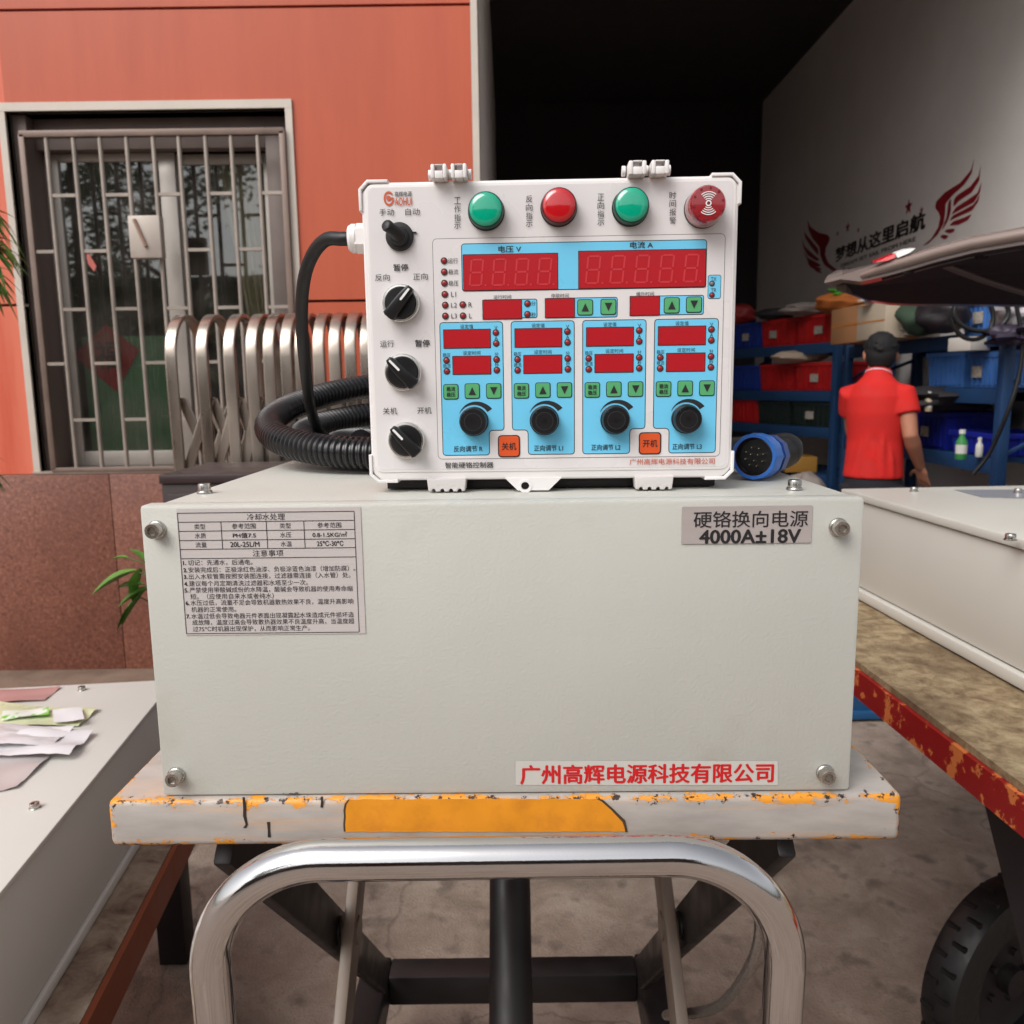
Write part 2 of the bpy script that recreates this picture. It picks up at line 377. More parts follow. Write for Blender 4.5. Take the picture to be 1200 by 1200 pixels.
# garage shell
w = MB(); w.bb((-.4, WALL_Y + .22, 0), (-.135, GY1, 5)); obj('garage_left_wall', w, GWALL, b, 0)
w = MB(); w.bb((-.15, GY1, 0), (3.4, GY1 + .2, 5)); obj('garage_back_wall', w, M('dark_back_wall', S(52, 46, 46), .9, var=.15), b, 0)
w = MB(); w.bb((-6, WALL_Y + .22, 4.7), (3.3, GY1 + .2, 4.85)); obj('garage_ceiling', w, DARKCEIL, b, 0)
w = MB(); w.bb((-.12, WALL_Y + .01, LINT + .032), (3.4, WALL_Y + .2, 6)); obj('lintel', w, GWALL, b, 0)
WP = Plane((3.0, 0, 0), (0, -1, 0), (0, 0, 1))
w = MB(); w.bb((3.0, WALL_Y - .05, 0), (3.2, GY1, 5)); gw = obj('garage_side_wall', w, GWALL, b, 0)
# wall lettering with wings
def wl(x, y): return WP.pix(930 + x / 4.444, 160 + y / 4.444)
DEC_RED = M('decal_red', S(140, 24, 34), .5); DEC_BLK = M('decal_black', S(38, 28, 30), .5)
RW = [[(942, 112), (925, 175), (870, 240), (790, 290), (742, 340), (738, 375), (755, 392), (765, 420), (755, 470), (720, 530), (670, 572), (702, 558), (752, 510), (782, 455), (790, 400), (792, 350), (830, 305), (890, 250), (930, 190)],
      [(978, 145), (965, 205), (920, 262), (850, 308), (836, 330), (832, 368), (862, 335), (930, 290), (968, 230)],
      [(980, 235), (960, 293), (900, 335), (845, 370), (822, 408), (880, 375), (940, 343), (973, 290)],
      [(972, 300), (940, 352), (880, 386), (832, 410), (813, 438), (870, 413), (930, 385), (963, 340)],
      [(930, 402), (890, 422), (832, 442), (812, 464), (860, 460), (910, 435)],
      [(840, 480), (800, 482), (785, 497), (815, 505), (838, 495)], [(810, 518), (780, 509), (763, 522), (790, 537)],
      [(808, 340), (822, 322), (820, 390), (804, 440), (772, 492), (798, 420)]]
dec = MB()
LWING = [[(72, 430), (88, 470), (130, 500), (180, 512), (190, 528), (186, 548), (170, 575), (164, 615), (182, 658), (238, 704), (205, 700), (160, 668), (140, 622), (136, 575), (100, 532), (78, 485)],
         [(50, 462), (58, 500), (96, 545), (130, 585), (130, 622), (92, 575), (62, 530)], [(45, 528), (60, 575), (100, 610), (137, 640), (122, 650), (75, 620), (52, 580)],
         [(50, 590), (75, 632), (120, 655), (147, 672), (126, 680), (80, 662)], [(70, 652), (108, 674), (152, 690), (132, 700), (90, 682)], [(104, 690), (138, 698), (154, 713), (125, 707)],
         [(146, 580), (156, 590), (152, 625), (168, 662), (146, 630)]]
for f in RW + LWING:
    dec.poly([WP.pt(*wl(*p), .002) for p in roundpoly(f, 10, 3)], 0)
def star(x, y, r):
    kx = WP.k(930 + x / 4.444, 160 + y / 4.444)
    u, v = wl(x, y); u2, v2 = wl(x, y - r); rr = abs(v2 - v) * 1.15
    dec.poly([WP.pt(u + rr * (1 if i % 2 == 0 else .42) * math.sin(math.pi * i / 5), v + rr * (1 if i % 2 == 0 else .42) * math.cos(math.pi * i / 5), .002) for i in range(10)], 0)
for a in ((600, 367, 38), (668, 383, 19), (283, 473, 27), (230, 505, 15), (338, 487, 16), (263, 688, 11), (290, 690, 10)): star(*a)
a0, a1 = wl(222, 590), wl(683, 470); t0, t1 = wl(452, 492), wl(452, 574)
text(dec, WP, '梦想从这里启航', (a0[0] + a1[0]) / 2, (a0[1] + a1[1]) / 2, t0[1] - t1[1], a1[0] - a0[0], 1, .002, .045)
a0, a1 = wl(250, 653), wl(635, 556); t0, t1 = wl(450, 592), wl(450, 612)
text(dec, WP, 'DREAM SET SAIL FROM HERE', (a0[0] + a1[0]) / 2, (a0[1] + a1[1]) / 2, t0[1] - t1[1], a1[0] - a0[0], 1, .002, .03)
obj('wall_decal', dec, [DEC_RED, DEC_BLK], gw, 0)

# ---- window
WY = WALL_Y + .10
def wx(px, py=300): return at(px, py, WY).x
def wz(py, px=200): return at(px, py, WY).z
win = MB()
zt, zb = wz(174), wz(531)
# outer frame and three stiles
win.bb((WX0, WY - .06, WZ0 + .01), (WX0 + .06, WY + .06, WZ1), .003); win.bb((wx(318), WY, WZ0 + .01), (WX1, WY + .06, WZ1), .003)
win.bb((WX0 + .06, WY, wz(174)), (wx(318), WY + .06, WZ1), .003); win.bb((WX0 + .06, WY, WZ0 + .01), (wx(318), WY + .06, wz(546)), .003)
winobj = obj('window', win, M('window_outer_frame', S(118, 104, 98), .5, .2, var=.1), b)
def sash(x0, x1, z0, z1, y, st, top, bot, name):
    m = MB(); m.bb((x0, y, z0), (x0 + st[0], y + .03, z1), .003); m.bb((x1 - st[1], y, z0), (x1, y + .03, z1), .003)
    m.bb((x0 + st[0], y, z1 - top), (x1 - st[1], y + .03, z1), .003); m.bb((x0 + st[0], y, z0), (x1 - st[1], y + .03, z0 + bot), .003)
    return obj(name, m, ALU, winobj)
sash(WX0 + .05, wx(206), wz(546), wz(174), WY + .062, (.07, .075), .035, .07, 'sash')
sash(wx(196), wx(320), wz(546), wz(174), WY + .096, (.05, .05), .045, .07, 'sash')
def glass_mat():
    m = bpy.data.materials.new('window_glass'); m.use_nodes = True; N = m.node_tree.nodes; L = m.node_tree.links; N.clear()
    tr = N.new('ShaderNodeBsdfTransparent'); tr.inputs[0].default_value = (.72, .74, .72, 1)
    gl = N.new('ShaderNodeBsdfGlossy'); gl.inputs['Roughness'].default_value = .02; gl.inputs[0].default_value = (.9, .9, .9, 1)
    lw = N.new('ShaderNodeLayerWeight'); pw_ = N.new('ShaderNodeMath'); pw_.operation = 'POWER'; pw_.inputs[1].default_value = 4; L.new(lw.outputs['Facing'], pw_.inputs[0])
    fr = N.new('ShaderNodeMapRange'); fr.inputs['To Min'].default_value = .125; fr.inputs['To Max'].default_value = 1; L.new(pw_.outputs[0], fr.inputs[0])
    tc = N.new('ShaderNodeTexCoord'); n = N.new('ShaderNodeTexNoise'); n.inputs['Scale'].default_value = 3; L.new(tc.outputs['Object'], n.inputs['Vector'])
    bp = N.new('ShaderNodeBump'); bp.inputs['Strength'].default_value = .03; bp.inputs['Distance'].default_value = .02; L.new(n.outputs['Fac'], bp.inputs['Height']); L.new(bp.outputs[0], gl.inputs['Normal'])
    df = N.new('ShaderNodeBsdfDiffuse'); df.inputs[0].default_value = S(150, 142, 134); dn = N.new('ShaderNodeTexNoise'); dn.inputs['Scale'].default_value = 5; dn.inputs['Detail'].default_value = 8; L.new(tc.outputs['Object'], dn.inputs['Vector'])
    dr_ = N.new('ShaderNodeMapRange'); dr_.inputs['From Min'].default_value = .35; dr_.inputs['From Max'].default_value = .75; dr_.inputs['To Min'].default_value = .02; dr_.inputs['To Max'].default_value = .16; L.new(dn.outputs['Fac'], dr_.inputs[0])
    md = N.new('ShaderNodeMixShader'); L.new(dr_.outputs[0], md.inputs[0]); L.new(tr.outputs[0], md.inputs[1]); L.new(df.outputs[0], md.inputs[2])
    mx = N.new('ShaderNodeMixShader'); o = N.new('ShaderNodeOutputMaterial')
    L.new(fr.outputs[0], mx.inputs[0]); L.new(md.outputs[0], mx.inputs[1]); L.new(gl.outputs[0], mx.inputs[2]); L.new(mx.outputs[0], o.inputs[0]); return m
GLASS = glass_mat()
m = MB(); m.bb((WX0 + .10, WY + .072, wz(546) + .05), (wx(206) - .05, WY + .078, wz(174) - .02)); obj('pane', m, GLASS, winobj, 0)
m = MB(); m.bb((wx(196) + .03, WY + .107, wz(546) + .05), (wx(320) - .03, WY + .113, wz(174) - .02)); obj('pane', m, GLASS, winobj, 0)
m = MB(); m.bb((WX0 - .03, WALL_Y - .03, GT), (WX1 + .02, WALL_Y + .10, WZ0 + .012), .003); obj('window_sill', m, M('sill_metal', S(150, 134, 122), .5, .2, var=.12), winobj)
# dark room behind the window
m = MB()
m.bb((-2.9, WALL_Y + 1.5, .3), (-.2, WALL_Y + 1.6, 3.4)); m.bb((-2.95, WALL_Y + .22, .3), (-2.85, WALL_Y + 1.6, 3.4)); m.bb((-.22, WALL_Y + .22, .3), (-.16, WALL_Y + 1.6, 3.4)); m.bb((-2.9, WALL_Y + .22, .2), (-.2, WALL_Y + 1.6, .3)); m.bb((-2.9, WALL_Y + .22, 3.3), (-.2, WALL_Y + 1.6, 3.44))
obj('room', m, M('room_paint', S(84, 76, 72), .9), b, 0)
m = MB(); m.bb((wx(76), WY + .085, wz(560)), (wx(186), WY + .094, wz(392)), .002)
obj('green_board', m, M('green_board', S(96, 150, 108), .6, var=.06, vscale=4), winobj)
# poster on the pane: a red diamond with a black fortune character
pp_ = Plane((0, WY + .08, 0), (1, 0, 0), (0, 0, 1))
m = MB(); cxy = [(85, 416), (124, 380), (163, 410), (136, 459)]
m.prism([pp_.pix(*c) for c in cxy], 0, .0008, 0, Matrix(((1, 0, 0, 0), (0, 0, -1, WY + .0815), (0, 1, 0, 0), (0, 0, 0, 1))))
u, v = pp_.pix(127, 416); text(m, Plane((0, WY + .0807, 0), (1, 0, 0), (0, 0, 1)), '福', u, v, .13, .12, 1, .0006, .02)
tag(obj('paper_poster', m, [M('poster_red', S(184, 26, 44), .6), M('poster_ink', S(40, 20, 24), .6)], None, 0), 'red diamond paper poster with dark character stuck on the window pane', 'poster')
m = MB(); m.poly([at(101, 298, WY + .05), at(104, 297, WY + .05), at(113, 312, WY + .05), at(110, 318, WY + .052), at(103, 309, WY + .05)])
m.v += [v + Vector((0, .001, 0)) for v in m.v]; m.f += [(9, 8, 7, 6, 5)]; m.m += [0]
tag(obj('paper_tag', m, M('pink_paper', S(230, 130, 120), .7), None, 0), 'small pink paper tag hanging on a window bar above the red poster', 'paper tag')
# curtain behind the right sash
cur = MB(); rows = []
for j in range(24):
    t = j / 23; z = wz(176) * (1 - t) + wz(560) * t
    xl = wx(246) * (1 - t ** .8) + wx(296) * t ** .8 ; xr = wx(312)
    rows.append([(xl + (xr - xl) * i / 40, WY + .134 + .012 * math.sin(i * .95 + 2.2 * t) + .005 * math.sin(i * 2.3), z) for i in range(41)])
vs = [p for r in rows for p in r]; fs = [(j * 41 + i, j * 41 + i + 1, (j + 1) * 41 + i + 1, (j + 1) * 41 + i) for j in range(23) for i in range(40)]
cur.raw(vs, fs); tag(obj('curtain', cur, M('curtain_cloth', S(206, 192, 164), .9, var=.05), None, 60), 'cream curtain drawn aside behind the right window pane', 'curtain')
# grille
gy = WALL_Y - .02
def gx(px, py=230): return at(px, py, gy).x
gr = MB()
x0, x1 = gx(26, 157), gx(331, 157); zt = at(180, 156, gy).z; zb = WZ0 + .02
for x in (x0, x1): gr.box((x, gy, (zt + zb) / 2), (.026, .03, zt - zb), .003)
gr.box(((x0 + x1) / 2, gy, zt), (x1 - x0 + .02, .03, .028), .003); gr.box(((x0 + x1) / 2, gy, zb), (x1 - x0 + .02, .03, .02), .003)
go = obj('window_grille', gr, GRILLEF, b)
bx = [gx(p, 200) for p in (57.5, 89, 120, 151, 182, 212, 243, 273, 304)]
for x in bx:
    m = MB(); m.tube([(x, gy, zb), (x, gy, zt)], .0098, 12); obj('grille_bar', m, GRILLE, go)
edges = [x0] + bx + [x1]
for row, py in enumerate((228, 293.5, 361.5, 425, 491)):
    z = at(180, py, gy).z
    for i in range(10):
        if i % 2 == (1 if row % 2 == 0 else 0) and not (row == 1 and i == 4):
            m = MB(); m.bb((edges[i] + .0085, gy - .007, z - .007), (edges[i + 1] - .0085, gy + .007, z + .007)); obj('grille_rung', m, GRILLE, go, 0)
m = MB(); a = at(149, 252.5, gy - .06); c = at(190, 302, gy - .06)
m.bb((a.x, gy - .06, c.z), (c.x, gy - .013, a.z), .004)
mt = obj('meter_box', m, M('box_sheet_metal', S(176, 164, 154), .5, .2, var=.08, vscale=10), b)
m = MB(); m.tube([at(157, 257, gy - .064), at(171, 289, gy - .066)], .008, 8); obj('hasp_rod', m, M('rusty_rod', S(150, 120, 104), .6, .2), mt)

# ================================================================== SUBJECT
ZT = HC - .0938; BW, BH = .600, .2577; BYAW = -.0101
bxc = Vector((-.0094, .6692, ZT - BH))
ZB = bxc.z
pb = thing('power_supply_box', 'big pale grey power supply box with instruction sticker on the worn platform', 'machine', bxc, BYAW)
ux = Vector((math.cos(BYAW), math.sin(BYAW), 0)); BP = Plane(bxc, ux, (0, 0, 1))    # front plane
Xb = Matrix.Translation(bxc) @ Matrix.Rotation(BYAW, 4, 'Z')
m = MB(); m.bb((-.2905, .0215, .004), (.2975, .62, BH - .0008), .003, X=Xb); obj('case', m, GREYPAINT, pb)
m = MB(); m.bb((-.3, 0, 0), (.3, .02, BH), .0035, X=Xb); obj('front_cover', m, GREYPAINT, pb)
def screw(pl, u, v, parent, r=.0064, h=.0075, washer=True):
    m = MB(); X = pl.mat(u, v, 0)
    if washer: m.lathe([(r * 1.22, .0002), (r * 1.22, .0014), (r * 1.08, .0026), (r * .98, .0028)], 0, X, 28)
    prof = [(r, .0028), (r, .0028 + h - .0009), (r * .93, .0028 + h), (r * .56, .0028 + h)]
    m.lathe(prof, 0, X, 28, (True, False))
    m.lathe([(r * .56, .0028 + h), (r * .54, .0028 + h - .0022), (.0001, .0028 + h - .0024)], 1, X, 6, (False, False))
    obj('bolt', m, [STEELB, BOLTIN], parent, 40)
for px, py in ((184, 620.5), (982, 617.5), (207, 908.5), (966.5, 905.5)):
    u, v = BP.pix(px, py); screw(BP, u, v, pb)
TP = Plane((0, 0, ZT - .0006), (1, 0, 0), (0, 1, 0))
for px, py in ((240, 578), (931, 574)):
    u, v = TP.pix(px, py); screw(TP, u, v, pb, .0058, .0062)
# instruction sticker
def c5(x, y): return BP.pix(190 + x / 4.615, 580 + y / 4.615)
def quad(mb, pl, cs, lift, mat): mb.poly([pl.pt(*c, lift) for c in cs], mat)
def line(mb, pl, a, b_, wd, lift, mat):
    d = Vector((b_[0] - a[0], b_[1] - a[1])).normalized(); n = Vector((-d.y, d.x)) * wd / 2
    mb.poly([pl.pt(a[0] + s * n.x, a[1] + s * n.y, lift) for s in (0,)] and [pl.pt(a[0] - n.x, a[1] - n.y, lift), pl.pt(b_[0] - n.x, b_[1] - n.y, lift), pl.pt(b_[0] + n.x, b_[1] + n.y, lift), pl.pt(a[0] + n.x, a[1] + n.y, lift)], mat)
def sheet(pl, cs, h, X0=0.0004):             # thin plate from plane coordinates
    m = MB(); n = len(cs); lo = [pl.pt(*c, X0) for c in cs]; hi = [pl.pt(*c, X0 + h) for c in cs]
    m.raw(lo + hi, [tuple(range(n, 2 * n))] + [(i, (i + 1) % n, n + (i + 1) % n, n + i) for i in range(n)]); return m
u0, v0 = c5(80, 76); u1, _ = c5(1078, 72); _, v1 = c5(130, 758)
u1b = c5(1098, 752)[0]; u0b = c5(126, 760)[0]
stx0, stx1 = (u0 + u0b) / 2, (u1 + u1b) / 2
m = sheet(BP, [(stx0, v1), (stx1, v1), (stx1, v0), (stx0, v0)], .0002)
st = obj('instruction_sticker', m, STICK, pb, 0)
pr = MB()
tx0 = (c5(88, 98)[0] + c5(130, 750)[0]) / 2; tx1 = (c5(1042, 93)[0] + c5(1064, 745)[0]) / 2
TW = tx1 - tx0
rowz = [c5(95, y)[1] for y in (98, 147, 196, 246, 294, 344)] + [c5(130, 749)[1]]
for z in rowz: line(pr, BP, (tx0, z), (tx1, z), .00055, .0009, 0)
for x in (tx0, tx1): line(pr, BP, (x, rowz[0]), (x, rowz[-1]), .00055, .0009, 0)
cols = [tx0, tx0 + TW * .243, tx0 + TW * .5, tx0 + TW * .713, tx1]
for x in cols[1:4]: line(pr, BP, (x, rowz[1]), (x, rowz[4]), .00055, .0009, 0)
RH = rowz[0] - rowz[1]
text(pr, BP, '冷却水处理', (tx0 + tx1) / 2, (rowz[0] + rowz[1]) / 2, RH * .72, TW * .215, 0, .0009)
text(pr, BP, '注意事项', (tx0 + tx1) / 2, (rowz[4] + rowz[5]) / 2, RH * .72, TW * .175, 0, .0009)
for ri, cells in enumerate((('类型', '参考范围', '类型', '参考范围'), ('水质', 'PH值7.5', '水压', '0.8-1.5KG/㎡'), ('流量', '20L-25L/M', '水温', '25℃-30℃'))):
    for ci, s in enumerate(cells):
        bold = .016 if (ci in (1, 3) and ri) else .0
        hh = RH * (.56 if bold else .6)
        wd = {'参考范围': .135, '类型': .063, '水质': .063, '水压': .063, '流量': .063, '水温': .063, 'PH值7.5': .13, '0.8-1.5KG/㎡': .195, '20L-25L/M': .165, '25℃-30℃': .15}[s] * TW
        text(pr, BP, s, (cols[ci] + cols[ci + 1]) / 2, (rowz[ri + 1] + rowz[ri + 2]) / 2, hh, wd, 0, .0009, bold)
LINES = [('1.', '切记：先通水，后通电。', 0, 116, 367, 490), ('2.', '安装完成后：正极涂红色油漆、负极涂蓝色油漆（增加防腐）。', 0, 118, 406, 1046), ('3.', '出入水软管需按照安装图连接，过滤器需连接（入水管）处。', 0, 120, 442, 1020), ('4.', '建议每个月定期清洗过滤器和水塔至少一次。', 0, 122, 480, 790), ('5.', '严禁使用带酸碱成份的水降温，酸碱会导致机器的使用寿命缩', 0, 124, 515, 1032),
         ('', '短。（应使用自来水或者纯水）', 1, 155, 550, 605), ('6.', '水压过低，流量不足会导致机器散热效果不良，温度升高影响', 0, 130, 584, 1035), ('', '机器的正常使用。', 1, 160, 620, 402), ('7.', '水温过低会导致电器元件表面出现凝露起水珠造成元件损坏造', 0, 134, 656, 1038), ('', '成故障，温度过高会导致散热器效果不良温度升高，当温度超', 1, 165, 690, 1040), ('', '过75℃时机器出现保护，从而影响正常生产。', 1, 168, 725, 800)]
for num, s, ind, xa, y, xb in LINES:
    a = c5(xa, y); e = c5(xb, y); xo = a[0]
    if num:
        text(pr, BP, num, a[0], a[1], RH * .44, None, 0, .0009, .035, 'l'); xo = c5(xa + 26, y)[0]
    text(pr, BP, s, xo, a[1], RH * .62, e[0] - xo, 0, .0009, 0, 'l', em=True)
obj('lettering', pr, INK, st, 0)
# model plate
def c3(x, y): return BP.pix(780 + x / 2.857, 560 + y / 2.857)
m = sheet(BP, rrect(*c3(52, 221), *c3(491, 91), .0012), .0006); pl_ = obj('model_plate', m, PLATE, pb, 0)
pr = MB(); a, e = c3(93, 137), c3(475, 137)
text(pr, BP, '硬铬换向电源', (a[0] + e[0]) / 2, c3(284, 137)[1], c3(284, 110)[1] - c3(284, 165)[1], e[0] - a[0], 0, .0013, .008)
a, e = c3(113, 196), c3(450, 196)
text(pr, BP, '4000A±18V', (a[0] + e[0]) / 2, c3(282, 195)[1], c3(282, 173)[1] - c3(282, 218)[1], e[0] - a[0], 0, .0013, .03)
obj('lettering', pr, INK, pl_, 0)
# red company strip
def c6(x, y): return BP.pix(560 + x / 2.4, 780 + y / 2.4)
m = sheet(BP, [c6(106, 335), c6(843, 335), c6(843, 268), c6(106, 268)], .0002); so = obj('name_strip', m, CLEAR, pb, 0)
pr = MB(); a, e = c6(120, 303), c6(830, 303)
text(pr, BP, '广州高辉电源科技有限公司', (a[0] + e[0]) / 2, c6(475, 303)[1], c6(475, 277)[1] - c6(475, 330)[1], e[0] - a[0], 0, .0009, .03)
obj('lettering', pr, REDINK, so, 0)
# scuff on the lower edge
m = MB(); random.seed(3)
for i in range(9):
    u, v = BP.pix(332 + i * 1.9 + random.random(), 929.5 + random.random() * 1.6); rr = .0006 + random.random() * .001
    m.poly([BP.pt(u + rr * math.cos(q) * 1.3, v + rr * math.sin(q) * .7, .0002) for q in (0, 1, 2, 3.2, 4.2, 5.3)])
obj('chipped_paint', m, M('bare_chip', S(92, 84, 78), .6), pb, 0)

# ---- controller
CYAW = -.0279; CO = Vector((.0357, .735, ZT + .0002))
ct = thing('control_box', 'white control box with red displays and coloured lamps on the grey box', 'control box', CO, CYAW)
cu_ = Vector((math.cos(CYAW), math.sin(CYAW), 0)); CP = Plane(CO, cu_, (0, 0, 1))   # plane of the printed film
Xc = Matrix.Translation(CO) @ Matrix.Rotation(CYAW, 4, 'Z')
XF = CP.mat(0, 0, 0)                        # x right, y up, z towards the viewer
cx0, cz1 = CP.pix(421, 211); cx1, _ = CP.pix(868, 206); _, cz0 = CP.pix(640, 564)
cx0 = (cx0 + CP.pix(432, 560)[0]) / 2; cx1 = (cx1 + CP.pix(861, 560)[0]) / 2
sx0, sx1, sz0, sz1 = -.15645, .15645, .142 - .12175, .142 + .12175
# body with chamfered corners and corner caps
def cham(x0, y0, x1, y1, c): return [(x0 + c, y0), (x1 - c, y0), (x1, y0 + c), (x1, y1 - c), (x1 - c, y1), (x0 + c, y1), (x0, y1 - c), (x0, y0 + c)]
m = MB(); m.prism(cham(cx0 + .0015, cz0 + .0015, cx1 - .0015, cz1 - .0015, .007), -.135, -.012, 0, XF)
m.prism(cham(cx0 + .004, cz0 + .004, cx1 - .004, cz1 - .004, .007), -.012, -.0085, 0, XF)
obj('enclosure', m, WHITEABS, ct)
m = MB(); m.prism(roundpoly(cham(cx0 + .002, cz0 + .002, cx1 - .002, cz1 - .002, .008), .004, 3), -.0085, -.0005, 0, XF, .0022)
lid = obj('lid', m, LIDABS, ct)
m = MB(); m.prism(rrect(sx0 - .0024, sz0 - .0026, sx1 + .0024, sz1 + .0026, .007), -.001, .0004, 0, XF, .0006); obj('lid_rim', m, LIDABS, lid)
L_ = .0255
for ix in (0, 1):
    for iz in (0, 1):
        q = [(0, .0075), (.0075, 0), (L_, 0), (L_, .0028), (.0085, .0028), (.0028, .0085), (.0028, L_), (0, L_)]
        pts = [((cx0 + a) if ix == 0 else (cx1 - a), (cz0 + c) if iz == 0 else (cz1 - c)) for a, c in q]
        m = MB(); m.prism(pts, -.03, .0012, 0, XF, .0006); obj('corner_cap', m, WHITEABS, ct)
film = MB(); film.prism(rrect(sx0, sz0, sx1, sz1, .005), .0003, .0007, 0, XF); panel = obj('front_panel', film, PANELW, ct, 0)
PH = .0008                                  # the film's face
# hinges on top
for pa, pb_ in (((502, 212), (552, 196)), ((729, 208), (786, 192))):
    u0, v0 = CP.pix(*pa); u1, v1 = CP.pix(*pb_); wd = u1 - u0; m = MB()
    for o in (.10, .56):
        a, e = u0 + wd * o, u0 + wd * (o + .36); zz0, zz1 = cz1 - .003, v1
        t = (e - a) * .24
        m.bb((a, -.026, zz0), (a + t, -.006, zz1), .001, X=Xc @ Matrix.Translation((0, .012, 0)))
        m.bb((e - t, -.026, zz0), (e, -.006, zz1), .001, X=Xc @ Matrix.Translation((0, .012, 0)))
        m.bb((a + t, -.0255, zz0 + .0105), (e - t, -.0065, zz1 - .0002), .0006, X=Xc @ Matrix.Translation((0, .012, 0)))
        m.bb((a + t, -.0255, zz0), (e - t, -.0065, zz0 + .0062), .0006, X=Xc @ Matrix.Translation((0, .012, 0)))
    for o in (0, .47, .93):
        m.tube([CP.pt(u0 + wd * o, cz1 + .0035, -.003), CP.pt(u0 + wd * (o + .07), cz1 + .0035, -.003)], .0044, 14)
    obj('hinge', m, WHITEABS, ct)
LATCH = M('latch_plastic', S(206, 200, 197), .42)
# latches below
for (pa, pb_) in (((501, 562), (547, 578)), ((743, 560), (788, 575.5))):
    u0, v0 = CP.pix(*pa); u1, v1 = CP.pix(*pb_); m = MB()
    wd = u1 - u0; n = 4; pts = [(u0, cz0 + .004), (u0 + .0012, .0012)]
    for i in range(n):
        c = u0 + wd * (i + .75) / (n + .5); r_ = wd * .055
        for kx in range(7):
            a = math.pi - math.pi * kx / 6; pts.append((c + r_ * math.cos(a), .0004 + r_ * 1.3 * math.sin(a)))
    pts += [(u1 - .0012, .0012), (u1, cz0 + .004)]
    m.prism(pts, -.014, .0052, 0, XF, .0008); obj('latch', m, LATCH, ct)
# hanging lug with a hole
tu0, _ = CP.pix(592, 562); tu1, _ = CP.pix(658, 562); bu0, _ = CP.pix(607, 580); bu1, _ = CP.pix(643, 580)
b_ = bmesh.new()
hc_u, hc_v = CP.pix(615.5, 569); hr = .0036; nseg = 24
ring = [(hc_u + hr * math.cos(2 * math.pi * i / nseg), hc_v + hr * math.sin(2 * math.pi * i / nseg)) for i in range(nseg)]
def ray_hit(poly, c, ang):
    d = Vector((math.cos(ang), math.sin(ang))); best = None
    for i in range(len(poly)):
        p, q = Vector(poly[i]), Vector(poly[(i + 1) % len(poly)]); e = q - p; den = d.x * e.y - d.y * e.x
        if abs(den) < 1e-12: continue
        w_ = p - Vector(c); t = (w_.x * e.y - w_.y * e.x) / den; s_ = (w_.x * d.y - w_.y * d.x) / den
        if t > 0 and -1e-6 <= s_ <= 1 + 1e-6 and (best is None or t < best): best = t
    return (c[0] + d.x * best, c[1] + d.y * best)
tp = [(bu0, .0006), (bu1, .0006), (tu1, cz0 + .0035), (tu0, cz0 + .0035)]
angs = sorted([2 * math.pi * i / nseg for i in range(nseg)] + [math.atan2(p[1] - hc_v, p[0] - hc_u) % (2 * math.pi) for p in tp])
inn = [(hc_u + hr * math.cos(a), hc_v + hr * math.sin(a)) for a in angs]; outp = [ray_hit(tp, (hc_u, hc_v), a) for a in angs]; n = len(angs)
m = MB()
vs = [(p[0], p[1], z) for z in (.0032, -.004) for p in inn] + [(p[0], p[1], z) for z in (.0032, -.004) for p in outp]
fs = []
for i in range(n):
    j = (i + 1) % n
    fs += [(i, j, 2 * n + j, 2 * n + i), (n + j, n + i, 3 * n + i, 3 * n + j), (j, i, n + i, n + j), (2 * n + i, 2 * n + j, 3 * n + j, 3 * n + i)]
m.raw(vs, fs, 0, XF); m.lathe([(hr * 1.75, .0031), (hr * 1.75, .0037), (hr * 1.5, .004), (hr * 1.02, .0036)], 0, CP.mat(hc_u, hc_v), 28, (False, False))
m.cyl(hr, -.006, -.0042, 1, CP.mat(hc_u, hc_v)); obj('mounting_lug', m, [WHITEABS, BLACKP], ct)
m = MB(); m.bb((cx0 + .012, .02, .0002), (cx1 - .012, .12, cz0 + .003), .001, X=Xc); obj('base_plate', m, DARKST, ct)
# cable gland on the left flank
gu, gv = CP.pix(420, 271); gl0 = CP.pix(399, 271)[0]
XG = Matrix.Translation(CP.pt(gu + .0015, gv, -.035)) @ Matrix.Rotation(CYAW, 4, 'Z') @ Matrix.Rotation(-math.pi / 2, 4, 'Y')
m = MB(); m.lathe([(.0135, 0), (.0135, .010), (.0128, .0108)], 0, XG, 6); m.lathe([(.0128, .0102), (.0128, .0145), (.0112, .0172), (.0075, .018)], 0, XG, 32)
obj('cable_gland', m, WHITEABS, ct, 30)

# ---- printed film
def A(x, y): return (380 + x / 4.615, 180 + y / 4.615)
def B(x, y): return (620 + x / 4.615, 180 + y / 4.615)
def C(x, y): return (420 + x / 5.217, 360 + y / 5.217)
def D(x, y): return (640 + x / 5, 360 + y / 5)
def E_(x, y): return (420 + x / 10, 195 + y / 10)
def cp(t): return CP.pix(*t)
KP = CP.k(640, 400)                          # metres per photo pixel on the film
print_ = MB(); PM = [INK, INKG, ORINK, BLUEP, PANELW]
def outline(poly, lift, wd, fill, edge=0):
    print_.poly([CP.pt(*p, lift) for p in poly], edge); print_.poly([CP.pt(*p, lift + .00018) for p in inset(poly, wd)], fill)
def T(s, t, hpx, wpx=None, mat=0, bold=0.0, lift=.0013): u, v = cp(t); text(print_, CP, s, u, v, hpx * KP, None if wpx is None else wpx * KP, mat, PH + lift - .0004, bold)
def VT(s, pts, h):
    for ch, p in zip(s, pts): T(ch, p, h, h * .98)
